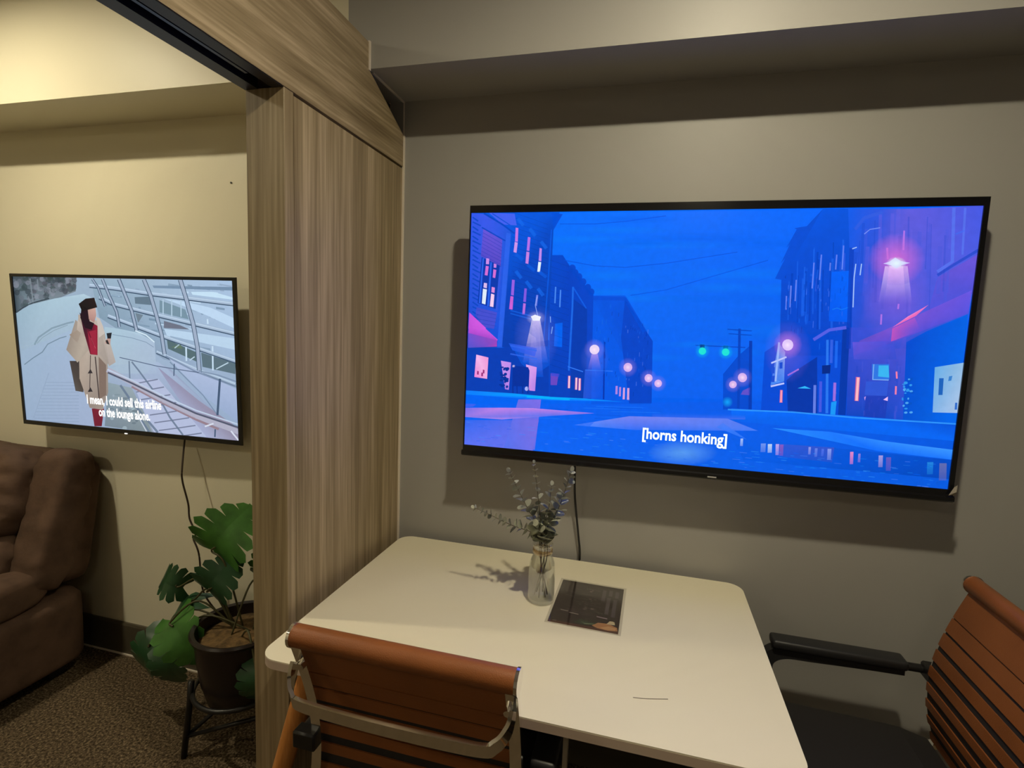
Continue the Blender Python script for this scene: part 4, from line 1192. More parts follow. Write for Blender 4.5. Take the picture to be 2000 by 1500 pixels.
(6,0,[385,1309,470,1262,470,1266,386,1313],[1,55,176,80]),
(6,0,[386,1258,471,1212,472,1216,387,1262],[1,55,176,80]),
(6,0,[387,1208,472,1162,473,1166,388,1212],[1,55,176,80]),
(6,0,[389,1157,474,1111,474,1115,389,1161],[1,55,176,80]),
(6,0,[390,1106,475,1061,476,1065,391,1110],[1,55,176,80]),
(6,0,[391,1055,476,1010,477,1014,392,1059],[1,55,176,80]),
(6,0,[393,1004,478,959,478,963,393,1008],[1,55,176,80]),
(6,0,[394,953,479,908,480,912,394,957],[1,55,176,80]),
(6,0,[395,901,480,857,481,861,396,905],[1,55,176,80]),
(6,0,[396,850,482,806,482,810,397,854],[1,55,176,80]),
(6,0,[398,798,483,755,484,759,398,802],[1,55,176,80]),
(6,0,[399,747,485,704,485,708,400,751],[1,55,176,80]),
(6,0,[400,695,486,652,487,656,401,699],[1,55,176,80]),
(6,0,[402,643,487,601,488,605,402,647],[1,55,176,80]),
(9,1,[327,967,108,8,7,-285],[104,123,231,110]),
(9,1,[597,819,67,6,5,-169],[80,115,237,120]),
(7,0,[1384,1375,1384,1337,1387,1337,1386,1375],[1,53,172,150]),
(7,0,[1518,1257,1519,1219,1522,1218,1521,1256],[21,102,241,150]),
(7,0,[1469,1447,1469,1420,1472,1419,1472,1447],[69,117,244,150]),
(7,0,[1362,1395,1363,1344,1366,1344,1365,1395],[1,53,172,150]),
(7,0,[1360,1441,1360,1410,1363,1410,1363,1440],[69,117,244,150]),
(7,0,[1365,1353,1366,1302,1369,1302,1368,1353],[21,102,241,150]),
(7,0,[1441,1191,1442,1157,1444,1157,1444,1191],[21,102,241,150]),
(7,0,[1412,1194,1412,1162,1415,1162,1415,1193],[21,102,241,150]),
(7,0,[1376,1343,1376,1305,1379,1305,1379,1343],[1,53,172,150]),
(7,0,[1386,1140,1386,1095,1389,1095,1388,1140],[1,53,172,150]),
(7,0,[1411,1121,1412,1074,1414,1074,1413,1121],[21,102,241,150]),
(7,0,[1543,1421,1544,1391,1546,1391,1546,1421],[21,102,241,150]),
(7,0,[1512,1448,1512,1417,1515,1417,1514,1448],[1,53,172,150]),
(7,0,[1514,1290,1515,1260,1517,1259,1517,1290],[69,117,244,150]),
(7,0,[1555,1507,1556,1475,1558,1475,1558,1507],[1,53,172,150]),
(7,0,[1392,1056,1392,1026,1395,1026,1394,1056],[1,53,172,150]),
(7,0,[1485,1343,1484,1326,1487,1325,1487,1342],[69,117,244,150]),
(7,0,[1419,1450,1419,1407,1422,1406,1421,1450],[1,53,172,150]),
(7,0,[1577,1395,1577,1368,1579,1368,1579,1395],[1,53,172,150]),
(7,0,[1360,1320,1361,1269,1364,1268,1363,1320],[1,53,172,150]),
(7,0,[1495,1015,1496,969,1499,969,1498,1015],[21,102,241,150]),
(7,0,[1565,1256,1566,1222,1568,1221,1568,1255],[69,117,244,150]),
(7,0,[1504,1318,1504,1297,1506,1297,1507,1317],[69,117,244,150]),
(7,0,[1507,1421,1506,1404,1509,1404,1509,1420],[69,117,244,150]),
(7,0,[1576,1426,1577,1380,1580,1380,1578,1426],[21,102,241,150]),
(7,0,[1398,1113,1399,1079,1401,1079,1401,1112],[1,53,172,150]),
(7,0,[1426,1471,1426,1439,1429,1438,1429,1470],[1,53,172,150]),
(7,0,[1377,1274,1378,1227,1380,1227,1379,1273],[69,117,244,150]),
(7,0,[1465,1304,1466,1271,1468,1270,1468,1304],[21,102,241,150]),
(7,0,[1548,1045,1549,1005,1551,1005,1550,1045],[1,53,172,150]),
(7,0,[1476,1424,1475,1403,1478,1403,1478,1424],[69,117,244,150]),
(7,0,[1563,1442,1563,1409,1566,1409,1565,1442],[1,53,172,150]),
(7,0,[1441,1229,1442,1189,1444,1189,1444,1229],[21,102,241,150]),
(7,0,[1347,1511,1346,1492,1349,1491,1349,1511],[1,53,172,150]),
(7,0,[1520,1348,1520,1325,1523,1324,1523,1348],[69,117,244,150]),
(7,0,[1464,1179,1465,1129,1468,1129,1467,1179],[69,117,244,150]),
(7,0,[1568,1476,1569,1430,1572,1430,1571,1476],[21,102,241,150]),
(7,0,[1551,1425,1551,1388,1554,1388,1553,1424],[1,53,172,150]),
(7,0,[1433,1213,1434,1169,1436,1169,1436,1213],[21,102,241,150]),
(7,0,[1556,1295,1556,1268,1559,1268,1558,1294],[21,102,241,150]),
(7,0,[1355,1303,1356,1259,1358,1259,1358,1302],[21,102,241,150]),
(7,0,[1423,1136,1424,1090,1426,1090,1426,1136],[1,53,172,150]),
(7,0,[1588,1082,1588,1052,1591,1051,1590,1082],[1,53,172,150]),
(7,0,[1429,1417,1429,1372,1432,1372,1431,1416],[69,117,244,150]),
(7,0,[1552,1140,1552,1103,1555,1103,1554,1139],[21,102,241,150]),
(7,0,[1551,1516,1552,1478,1555,1477,1554,1515],[1,53,172,150]),
(7,0,[1570,1049,1569,1030,1572,1029,1572,1049],[21,102,241,150]),
(7,0,[1533,1389,1534,1339,1537,1339,1536,1388],[1,53,172,150]),
(7,0,[1557,1295,1558,1256,1560,1256,1559,1295],[1,53,172,150]),
(7,0,[1510,1403,1511,1361,1514,1361,1513,1403],[69,117,244,150]),
(7,0,[1787,583,1788,536,1797,537,1796,583],[80,90,215,70]),
(7,0,[1681,737,1683,672,1687,672,1685,737],[48,83,214,70]),
(7,0,[1643,750,1643,730,1647,729,1647,749],[48,83,214,70]),
(7,0,[1804,621,1804,595,1808,594,1808,620],[48,83,214,70]),
(7,0,[1734,579,1736,516,1745,517,1743,580],[48,83,214,70]),
(7,0,[1742,992,1745,917,1751,917,1748,992],[80,90,215,70]),
(7,0,[1701,618,1701,591,1706,590,1706,618],[80,90,215,70]),
(7,0,[1686,883,1687,838,1691,838,1690,883],[21,69,199,70]),
(7,0,[1780,817,1782,757,1790,757,1788,817],[21,69,199,70]),
(7,0,[1694,596,1696,538,1702,538,1700,596],[80,90,215,70]),
(7,0,[1783,874,1785,812,1791,812,1789,874],[80,90,215,70]),
(7,0,[1748,914,1749,868,1753,868,1752,914],[80,90,215,70]),
(7,0,[1624,815,1626,760,1631,760,1629,815],[48,83,214,70]),
(7,0,[1749,675,1750,644,1756,644,1755,675],[21,69,199,70]),
(7,0,[1743,949,1743,920,1752,919,1752,948],[21,69,199,70]),
(7,0,[1754,783,1754,761,1763,760,1763,782],[21,69,199,70]),
(7,0,[1787,867,1789,822,1794,822,1793,867],[21,69,199,70]),
(7,0,[1636,861,1637,809,1645,809,1643,861],[21,69,199,70]),
(7,0,[1679,532,1680,496,1687,496,1686,532],[80,90,215,70]),
(7,0,[1681,976,1682,941,1689,941,1689,976],[48,83,214,70]),
(7,0,[1775,836,1777,764,1784,764,1782,836],[21,69,199,70]),
(7,0,[1775,908,1778,833,1784,834,1781,908],[48,83,214,70]),
(7,0,[1715,524,1718,448,1722,448,1720,524],[80,90,215,70]),
(7,0,[1742,898,1744,838,1750,838,1748,898],[21,69,199,70]),
(7,0,[1788,540,1789,496,1793,496,1792,540],[80,90,215,70]),
(7,0,[1681,685,1680,663,1684,663,1684,684],[48,83,214,70]),
(7,0,[1784,761,1785,710,1789,710,1787,761],[21,69,199,70]),
(7,0,[1715,967,1717,915,1720,915,1718,967],[48,83,214,70]),
(7,0,[1788,791,1790,727,1796,727,1794,791],[80,90,215,70]),
(7,0,[1748,629,1750,554,1753,554,1751,629],[80,90,215,70]),
(7,0,[1722,623,1722,602,1726,601,1726,622],[48,83,214,70]),
(7,0,[1736,951,1739,876,1745,876,1742,951],[48,83,214,70]),
(7,0,[1670,614,1673,537,1677,538,1674,615],[48,83,214,70]),
(7,0,[1725,638,1724,620,1731,619,1731,637],[80,90,215,70]),
(7,0,[1747,773,1749,701,1754,701,1751,774],[21,69,199,70]),
(7,0,[1732,593,1732,561,1739,561,1739,592],[21,69,199,70]),
(7,0,[1751,1013,1752,982,1758,982,1757,1012],[21,69,199,70]),
(7,0,[1655,895,1658,816,1662,816,1659,895],[80,90,215,70]),
(7,0,[1677,770,1679,705,1687,706,1685,770],[21,69,199,70]),
(7,0,[1786,542,1789,467,1797,467,1794,543],[80,90,215,70]),
(8,1,[1750,1361,127,6,19,-345],[150,100,220,110]),
(8,1,[1381,941,91,8,11,-242],[116,101,222,110]),
(11,0,[861,410,1240,446,1242,403,863,356],[[5,102,247,0],[5,102,247,0],[80,115,241,140],[80,115,241,140]]),
]
ATRIUM_PICTURE = [
(0,0,[-57,2074,2071,2044,2061,-125,-115,-82],[[150,172,192],[160,184,208],[150,170,200],[158,178,205]]),
(1,0,[-19,2010,630,2013,612,1822,466,1739,141,1621,-3,1506],[[60,72,80],[90,100,108],[120,130,140],[110,124,138],[120,140,152],[60,74,84]]),
(2,2,[406,1947,15,0,-2,-25],[44,54,62,150]),
(2,2,[365,1954,21,0,-2,-29],[52,70,70,150]),
(2,2,[603,1895,20,1,-1,-23],[84,80,92,150]),
(2,2,[154,1736,29,1,-3,-42],[44,54,62,150]),
(2,2,[317,1979,17,0,-1,-13],[70,82,90,150]),
(2,2,[356,1952,20,0,-1,-22],[84,80,92,150]),
(2,2,[62,1931,26,1,-3,-39],[104,112,124,150]),
(2,2,[198,1802,31,1,-2,-26],[84,80,92,150]),
(2,2,[456,1984,15,0,-1,-16],[44,54,62,150]),
(2,2,[610,1964,21,0,-1,-20],[140,146,160,150]),
(2,2,[325,1838,13,0,-1,-13],[70,82,90,150]),
(2,2,[345,1802,12,0,-1,-19],[140,146,160,150]),
(2,2,[393,1836,30,1,-3,-49],[52,70,70,150]),
(2,2,[534,1839,16,0,-1,-20],[84,80,92,150]),
(2,2,[213,1900,10,0,-1,-14],[52,70,70,150]),
(2,2,[338,1949,14,0,-1,-20],[52,70,70,150]),
(2,2,[197,1955,24,0,-2,-25],[44,54,62,150]),
(2,2,[334,1824,29,1,-2,-36],[70,82,90,150]),
(2,2,[549,1903,25,1,-1,-18],[44,54,62,150]),
(2,2,[309,1751,27,1,-2,-25],[104,112,124,150]),
(2,2,[483,1896,10,0,-1,-13],[84,80,92,150]),
(2,2,[182,1814,28,1,-2,-26],[70,82,90,150]),
(2,2,[605,1879,12,0,-1,-20],[84,80,92,150]),
(2,2,[6,1921,28,1,-4,-46],[104,112,124,150]),
(2,2,[293,1735,20,1,-1,-19],[104,112,124,150]),
(2,2,[486,1950,19,0,-2,-29],[44,54,62,150]),
(2,2,[139,1921,29,1,-2,-27],[104,112,124,150]),
(2,2,[117,1906,16,0,-1,-12],[52,70,70,150]),
(2,2,[100,1616,30,1,-2,-23],[52,70,70,150]),
(2,2,[226,1866,24,1,-3,-38],[140,146,160,150]),
(2,2,[226,1739,27,1,-2,-35],[140,146,160,150]),
(2,2,[314,1959,14,0,-1,-18],[104,112,124,150]),
(2,2,[594,1869,26,1,-3,-43],[52,70,70,150]),
(2,2,[325,1759,26,1,-3,-44],[44,54,62,150]),
(2,2,[214,1996,28,1,-2,-33],[104,112,124,150]),
(2,2,[560,1856,30,1,-3,-51],[52,70,70,150]),
(2,2,[202,2000,15,0,-1,-13],[70,82,90,150]),
(2,2,[447,1959,29,1,-2,-37],[44,54,62,150]),
(2,2,[141,1925,8,0,0,-6],[52,70,70,150]),
(2,2,[192,1735,11,0,-1,-15],[44,54,62,150]),
(2,2,[327,1805,29,1,-1,-21],[84,80,92,150]),
(2,2,[477,1927,21,0,-1,-17],[84,80,92,150]),
(2,2,[479,1819,14,0,-1,-14],[84,80,92,150]),
(2,2,[500,1891,18,0,-1,-13],[44,54,62,150]),
(2,2,[560,1917,10,0,-1,-18],[44,54,62,150]),
(2,2,[132,1950,14,0,-2,-22],[70,82,90,150]),
(2,2,[435,1994,18,0,-1,-14],[52,70,70,150]),
(2,2,[378,2001,26,0,-2,-28],[44,54,62,150]),
(2,2,[366,1999,23,0,-2,-34],[52,70,70,150]),
(2,2,[588,1863,12,0,-1,-11],[52,70,70,150]),
(2,2,[495,1854,30,1,-3,-45],[70,82,90,150]),
(2,2,[341,1818,30,1,-4,-53],[140,146,160,150]),
(2,2,[514,1820,20,1,-2,-33],[84,80,92,150]),
(2,2,[592,1972,11,0,-1,-9],[70,82,90,150]),
(2,2,[357,1908,18,0,-2,-28],[44,54,62,150]),
(2,2,[498,1898,13,0,-1,-17],[70,82,90,150]),
(2,2,[307,1757,19,1,-1,-16],[44,54,62,150]),
(2,2,[432,1841,30,1,-2,-23],[104,112,124,150]),
(2,2,[452,1885,10,0,-1,-14],[140,146,160,150]),
(2,2,[96,1859,20,1,-1,-20],[44,54,62,150]),
(2,2,[269,1734,30,1,-3,-37],[104,112,124,150]),
(2,2,[404,1938,21,0,-2,-24],[70,82,90,150]),
(2,2,[563,1960,15,0,-1,-19],[84,80,92,150]),
(2,2,[153,1913,10,0,-1,-11],[104,112,124,150]),
(2,2,[552,1899,27,1,-2,-32],[84,80,92,150]),
(2,2,[433,1916,25,1,-2,-23],[104,112,124,150]),
(2,2,[510,2002,22,0,-1,-16],[52,70,70,150]),
(2,2,[122,2002,12,0,-1,-11],[140,146,160,150]),
(2,2,[510,1819,27,1,-3,-40],[44,54,62,150]),
(2,2,[401,1833,28,1,-1,-20],[140,146,160,150]),
(2,2,[316,1994,13,0,-2,-23],[52,70,70,150]),
(2,2,[581,2014,15,0,-1,-23],[104,112,124,150]),
(2,2,[110,1856,30,1,-3,-48],[52,70,70,150]),
(2,2,[147,1920,25,1,-2,-30],[140,146,160,150]),
(2,2,[470,1903,27,1,-2,-29],[140,146,160,150]),
(2,2,[76,1612,23,1,-3,-39],[70,82,90,150]),
(2,2,[127,1979,30,1,-2,-33],[52,70,70,150]),
(2,2,[293,1974,24,0,-2,-35],[140,146,160,150]),
(2,2,[365,1900,28,1,-3,-45],[70,82,90,150]),
(2,2,[106,1651,29,1,-3,-42],[52,70,70,150]),
(2,2,[494,1950,29,1,-2,-37],[52,70,70,150]),
(2,2,[140,1801,28,1,-3,-39],[44,54,62,150]),
(2,2,[609,1960,23,0,-2,-25],[44,54,62,150]),
(2,2,[577,2004,10,0,-1,-15],[104,112,124,150]),
(2,2,[398,1895,13,0,-1,-20],[84,80,92,150]),
(2,2,[487,1881,19,0,-2,-30],[84,80,92,150]),
(2,2,[377,1976,29,1,-2,-27],[52,70,70,150]),
(2,2,[142,1697,19,1,-1,-19],[140,146,160,150]),
(2,2,[324,1896,28,1,-1,-20],[52,70,70,150]),
(2,2,[187,1806,8,0,0,-6],[70,82,90,150]),
(2,2,[523,2000,13,0,-1,-15],[52,70,70,150]),
(2,2,[195,1698,13,0,-1,-17],[84,80,92,150]),
(2,2,[29,1785,28,1,-3,-39],[44,54,62,150]),
(2,2,[314,1916,26,1,-2,-24],[84,80,92,150]),
(2,2,[497,1841,17,0,-2,-29],[44,54,62,150]),
(2,2,[529,1983,13,0,-1,-22],[140,146,160,150]),
(2,2,[504,1891,12,0,-1,-21],[70,82,90,150]),
(2,2,[488,1897,11,0,-1,-14],[44,54,62,150]),
(2,2,[332,1789,26,1,-3,-39],[52,70,70,150]),
(2,2,[266,1838,30,1,-2,-27],[140,146,160,150]),
(2,2,[185,1888,9,0,0,-6],[140,146,160,150]),
(2,2,[52,1808,9,0,-1,-15],[44,54,62,150]),
(2,2,[117,1835,22,1,-1,-17],[44,54,62,150]),
(2,2,[540,1946,20,0,-2,-31],[140,146,160,150]),
(2,2,[575,1871,27,1,-1,-20],[70,82,90,150]),
(2,2,[284,1864,18,0,-1,-18],[52,70,70,150]),
(2,2,[460,1946,19,0,-1,-22],[44,54,62,150]),
(2,2,[387,1784,22,1,-3,-39],[140,146,160,150]),
(2,2,[69,1716,25,1,-2,-27],[104,112,124,150]),
(2,2,[85,1664,25,1,-3,-39],[104,112,124,150]),
(2,2,[136,1731,9,0,-1,-9],[44,54,62,150]),
(2,2,[210,1869,28,1,-3,-48],[104,112,124,150]),
(2,2,[357,1896,22,1,-2,-27],[140,146,160,150]),
(2,2,[492,1995,30,1,-3,-46],[52,70,70,150]),
(2,2,[133,1672,23,1,-2,-22],[84,80,92,150]),
(2,2,[142,1675,30,1,-2,-24],[104,112,124,150]),
(2,2,[343,1831,16,0,-1,-11],[52,70,70,150]),
(2,2,[27,1892,31,1,-4,-49],[140,146,160,150]),
(2,2,[220,1960,30,1,-2,-22],[70,82,90,150]),
(2,2,[472,1831,25,1,-2,-25],[70,82,90,150]),
(2,2,[78,1824,24,1,-2,-21],[52,70,70,150]),
(2,2,[574,1855,22,1,-2,-36],[70,82,90,150]),
(2,2,[553,1992,30,1,-3,-40],[140,146,160,150]),
(2,2,[286,1849,29,1,-2,-24],[104,112,124,150]),
(2,2,[312,1745,23,1,-2,-37],[52,70,70,150]),
(2,2,[380,1902,14,0,-1,-12],[44,54,62,150]),
(2,2,[352,1826,22,1,-2,-37],[140,146,160,150]),
(2,2,[187,1897,22,1,-1,-16],[84,80,92,150]),
(2,2,[597,1915,9,0,-1,-11],[52,70,70,150]),
(2,2,[189,1825,10,0,-1,-7],[44,54,62,150]),
(3,0,[166,1977,176,1648,191,1651,181,1979],[128,140,150,180]),
(3,0,[239,1969,241,1810,255,1813,253,1972],[128,140,150,180]),
(3,0,[129,1733,150,1644,164,1652,143,1741],[128,140,150,180]),
(3,0,[4,1503,81,1574,178,1641,348,1709,346,1726,175,1657,75,1590,-2,1518],[56,70,80]),
(4,0,[-3,1497,141,1621,400,1719,686,1790,795,1724,807,1025,5,870],[[150,178,196],[158,184,202],[170,198,214],[180,206,222],[170,196,214],[160,184,206],[154,176,198]]),
(4,0,[18,981,683,1395,708,-16,-29,-56],[[156,180,204],[164,184,212],[160,176,206],[150,172,200]]),
(5,0,[164,1071,210,1172,350,1306,511,1385,569,1406,567,1428,507,1407,344,1326,199,1188,149,1082],[124,148,164,200]),
(5,0,[36,783,132,884,234,976,295,1090,419,1179,486,1210,484,1223,416,1192,289,1100,227,986,127,896,30,794],[104,128,146,200]),
(5,0,[188,1093,247,1178,373,1285,508,1364,506,1375,370,1296,242,1188,182,1101],[138,160,174,200]),
(5,0,[-13,1009,173,1114,433,1222],[[166,196,208,0],[150,186,196,200],[170,196,216,0]]),
(5,0,[240,557,570,589,570,599,241,566],[140,160,186,170]),
(5,0,[226,509,567,544,567,553,227,519],[140,160,186,170]),
(5,0,[212,461,564,498,565,508,212,471],[140,160,186,170]),
(5,0,[197,414,561,453,562,462,198,423],[140,160,186,170]),
(5,0,[183,366,559,407,559,417,183,375],[140,160,186,170]),
(5,0,[168,317,556,361,557,371,169,327],[140,160,186,170]),
(5,0,[154,269,553,315,554,325,154,279],[140,160,186,170]),
(5,0,[139,220,550,269,551,279,140,230],[140,160,186,170]),
(5,0,[124,172,548,223,548,233,125,182],[140,160,186,170]),
(5,0,[109,123,545,177,545,186,110,133],[140,160,186,170]),
(5,0,[95,74,542,130,543,140,95,84],[140,160,186,170]),
(5,0,[80,25,539,84,540,94,80,35],[140,160,186,170]),
(5,0,[65,-25,537,37,537,47,66,-15],[140,160,186,170]),
(5,0,[50,-74,534,-9,534,0,51,-64],[140,160,186,170]),
(5,0,[274,700,75,38,81,36,281,697],[140,160,186,170]),
(3,0,[759,1995,1485,2001,2021,2003,2003,853,1382,982,817,1487],[[150,176,196],[166,190,214],[170,196,226],[160,184,214],[140,160,186],[130,156,176]]),
(4,0,[1836,1546,1908,1534,1907,1510,1835,1523],[100,128,152,170]),
(4,0,[943,1796,1041,1778,1040,1753,942,1770],[120,146,170,170]),
(4,0,[1600,1938,1692,1921,1691,1912,1600,1929],[140,160,186,170]),
(4,0,[1359,1308,1450,1294,1449,1267,1358,1281],[200,226,248,170]),
(4,0,[1654,1477,1674,1473,1674,1456,1654,1459],[190,216,240,170]),
(4,0,[1894,1900,1928,1893,1927,1868,1893,1874],[140,160,186,170]),
(4,0,[1587,1451,1679,1435,1679,1416,1586,1432],[140,160,186,170]),
(4,0,[1266,1827,1295,1822,1295,1805,1266,1811],[150,176,200,170]),
(4,0,[1601,1171,1651,1164,1650,1139,1600,1147],[150,176,200,170]),
(4,0,[1603,1931,1689,1915,1688,1901,1603,1917],[200,226,248,170]),
(4,0,[1271,1507,1355,1493,1354,1464,1270,1478],[100,128,152,170]),
(4,0,[1399,1834,1472,1820,1471,1810,1399,1824],[200,226,248,170]),
(4,0,[1732,1933,1794,1921,1793,1898,1731,1910],[190,216,240,170]),
(4,0,[1169,1426,1272,1409,1271,1387,1168,1404],[120,146,170,170]),
(4,0,[1286,1365,1345,1356,1344,1329,1285,1338],[120,146,170,170]),
(4,0,[1270,1823,1337,1810,1336,1800,1270,1812],[100,128,152,170]),
(4,0,[1641,1665,1736,1648,1735,1625,1640,1642],[190,216,240,170]),
(4,0,[1453,1262,1473,1259,1472,1231,1452,1234],[120,146,170,170]),
(4,0,[1320,1472,1413,1456,1412,1434,1319,1450],[150,176,200,170]),
(4,0,[1407,1926,1469,1914,1469,1897,1406,1909],[150,176,200,170]),
(4,0,[1521,1636,1557,1630,1556,1602,1520,1609],[140,160,186,170]),
(4,0,[1042,1826,1103,1815,1102,1793,1041,1804],[150,176,200,170]),
(4,0,[1872,1956,1913,1948,1912,1934,1871,1942],[150,176,200,170]),
(4,0,[1322,1450,1428,1433,1428,1415,1321,1432],[200,226,248,170]),
(4,0,[1183,1647,1204,1643,1202,1615,1181,1618],[120,146,170,170]),
(4,0,[1634,1747,1728,1729,1728,1710,1633,1727],[200,226,248,170]),
(4,0,[892,1675,949,1665,948,1646,891,1656],[100,128,152,170]),
(4,0,[1702,1172,1791,1158,1790,1129,1701,1142],[120,146,170,170]),
(4,0,[1335,1461,1397,1451,1396,1439,1334,1449],[100,128,152,170]),
(4,0,[1202,1797,1261,1786,1261,1774,1202,1785],[150,176,200,170]),
(4,0,[1125,1625,1164,1618,1163,1590,1124,1596],[140,160,186,170]),
(4,0,[1581,1590,1644,1579,1644,1562,1580,1573],[200,226,248,170]),
(4,0,[1272,1337,1355,1323,1354,1303,1271,1316],[100,128,152,170]),
(4,0,[1566,1869,1631,1856,1630,1833,1565,1845],[200,226,248,170]),
(4,0,[1612,1642,1702,1626,1702,1607,1611,1623],[150,176,200,170]),
(4,0,[1478,1203,1507,1198,1506,1188,1477,1193],[150,176,200,170]),
(4,0,[1725,1594,1745,1590,1745,1573,1725,1576],[120,146,170,170]),
(4,0,[1470,1599,1497,1594,1497,1579,1469,1584],[140,160,186,170]),
(4,0,[1459,1953,1552,1935,1551,1906,1457,1924],[120,146,170,170]),
(4,0,[1576,1303,1614,1297,1613,1266,1574,1272],[190,216,240,170]),
(4,0,[1132,1473,1215,1460,1215,1448,1131,1461],[140,160,186,170]),
(4,0,[913,1798,1020,1779,1020,1766,912,1786],[190,216,240,170]),
(4,0,[1624,1945,1663,1937,1662,1919,1623,1927],[100,128,152,170]),
(4,0,[1360,1372,1452,1357,1452,1344,1359,1359],[100,128,152,170]),
(4,0,[1266,1480,1358,1465,1357,1451,1265,1466],[150,176,200,170]),
(4,0,[1891,1963,1990,1943,1989,1923,1891,1942],[140,160,186,170]),
(4,0,[1981,1352,2065,1338,2064,1317,1981,1331],[200,226,248,170]),
(4,0,[1580,1718,1613,1712,1612,1692,1579,1698],[190,216,240,170]),
(4,0,[1167,1881,1203,1874,1202,1849,1166,1856],[140,160,186,170]),
(4,0,[1854,1679,1925,1666,1924,1640,1853,1652],[100,128,152,170]),
(4,0,[1444,1826,1544,1807,1543,1793,1444,1811],[140,160,186,170]),
(4,0,[1964,1706,2056,1689,2056,1672,1963,1689],[190,216,240,170]),
(4,0,[1521,1640,1552,1634,1551,1621,1521,1627],[190,216,240,170]),
(4,0,[1623,1431,1672,1423,1671,1412,1623,1420],[200,226,248,170]),
(4,0,[1849,1861,1876,1856,1875,1831,1849,1836],[200,226,248,170]),
(4,0,[1596,1692,1616,1689,1615,1663,1595,1667],[140,160,186,170]),
(4,0,[1609,1401,1650,1394,1649,1376,1609,1383],[190,216,240,170]),
(4,0,[1722,1764,1758,1757,1758,1736,1721,1743],[100,128,152,170]),
(4,0,[991,1821,1036,1813,1035,1802,990,1810],[140,160,186,170]),
(4,0,[1474,1353,1557,1339,1557,1331,1474,1344],[190,216,240,170]),
(4,0,[1902,1273,1992,1258,1991,1239,1901,1253],[120,146,170,170]),
(4,0,[1724,1772,1752,1767,1752,1742,1724,1747],[120,146,170,170]),
(4,0,[1794,1562,1832,1555,1831,1541,1794,1547],[120,146,170,170]),
(4,0,[1235,1568,1282,1560,1281,1535,1233,1543],[120,146,170,170]),
(4,0,[1474,1577,1507,1571,1506,1542,1473,1548],[140,160,186,170]),
(4,0,[1617,1913,1677,1901,1676,1878,1616,1890],[190,216,240,170]),
(4,0,[1094,1500,1144,1492,1144,1481,1094,1489],[120,146,170,170]),
(4,0,[1627,1607,1649,1603,1649,1593,1626,1597],[150,176,200,170]),
(4,0,[1749,1911,1812,1899,1811,1879,1748,1891],[120,146,170,170]),
(5,0,[1320,1922,2007,1926,2006,1883,1331,1891],[118,144,172]),
(5,0,[1650,1855,1836,1861,2004,1797,2009,1771,1661,1820],[198,226,246]),
(5,0,[1413,1759,1597,1730,1806,1667,2003,1545,2000,1422,1773,1569,1595,1668],[190,216,242]),
(5,0,[1375,1740,1594,1632,1620,1508,1368,1586],[120,148,166]),
(6,0,[1401,1750,1393,1533,1403,1534,1411,1750],[180,206,226]),
(6,0,[1476,1752,1468,1537,1478,1537,1486,1753],[180,206,226]),
(6,0,[1556,1755,1549,1541,1558,1541,1566,1755],[180,206,226]),
(5,0,[1154,1768,1295,1782,1296,1674,1156,1686],[100,122,140]),
(5,0,[1151,1567,1221,1543,1171,1440],[112,130,146]),
(5,0,[1402,1479,1543,1432,1622,1383,1398,1388],[110,116,134]),
(5,0,[1398,1379,1997,1299,1993,1157,1420,1298],[186,212,236]),
(5,0,[1418,1243,1673,1097,1669,978,1425,1124],[86,110,116]),
(5,0,[1710,1100,1995,987,1991,852,1716,918],[92,114,126]),
(6,0,[1451,1145,1535,1196,1551,1133],[96,120,100]),
(6,0,[1576,1162,1573,979,1586,981,1590,1164],[200,224,244]),
(6,0,[1803,1188,1797,880,1810,881,1816,1189],[200,224,244]),
(6,0,[1771,1524,1772,1462,1786,1464,1784,1526],[200,224,244]),
(6,0,[1485,1132,1537,1191,1532,1202,1480,1143],[186,210,226]),
(6,0,[1833,895,1938,985,1934,998,1829,907],[186,210,226]),
(6,0,[1611,986,1655,1035,1650,1047,1605,997],[186,210,226]),
(7,0,[743,1872,967,1846,1286,1787,1583,1748,2005,1690,2010,1743,1590,1803,1294,1843,975,1902,750,1929],[66,88,112]),
(8,0,[744,1886,968,1860,1287,1802,1584,1762,2006,1703,2010,1743,1589,1803,1293,1843,974,1902,750,1929],[164,184,208]),
(9,0,[746,1907,970,1880,1289,1821,1586,1782,2007,1722,2009,1738,1588,1798,1292,1838,973,1897,748,1924],[186,208,230]),
(7,0,[822,1725,953,1640,1317,1527,1644,1431,2000,1328,2009,1380,1654,1484,1329,1581,967,1694,842,1775],[66,88,112]),
(8,0,[825,1739,955,1655,1319,1542,1645,1446,2001,1342,2008,1380,1653,1484,1327,1581,966,1694,840,1776],[164,184,208]),
(9,0,[830,1757,959,1674,1322,1561,1648,1464,2003,1360,2006,1376,1651,1480,1325,1577,963,1689,836,1772],[186,208,230]),
(7,0,[891,1485,1135,1368,1355,1262,1662,1128,1995,983,2007,1033,1675,1178,1370,1313,1150,1419,907,1537],[66,88,112]),
(8,0,[894,1500,1138,1383,1358,1276,1664,1142,1997,997,2006,1033,1674,1179,1368,1313,1149,1420,905,1537],[164,184,208]),
(9,0,[897,1518,1141,1401,1361,1294,1667,1160,2000,1014,2003,1029,1671,1174,1365,1309,1146,1416,902,1533],[186,208,230]),
(7,0,[1314,1050,1414,992,1665,848,1982,695,1994,741,1678,893,1429,1038,1329,1095],[66,88,112]),
(8,0,[1317,1064,1416,1007,1667,862,1984,710,1992,741,1677,894,1427,1038,1327,1095],[164,184,208]),
(9,0,[1320,1079,1420,1022,1670,878,1987,725,1990,738,1674,890,1424,1035,1324,1092],[186,208,230]),
(10,0,[1545,1994,1586,1766,1635,1449,1662,1156,1668,802,1708,810,1701,1166,1674,1464,1624,1783,1583,2011],[70,92,116]),
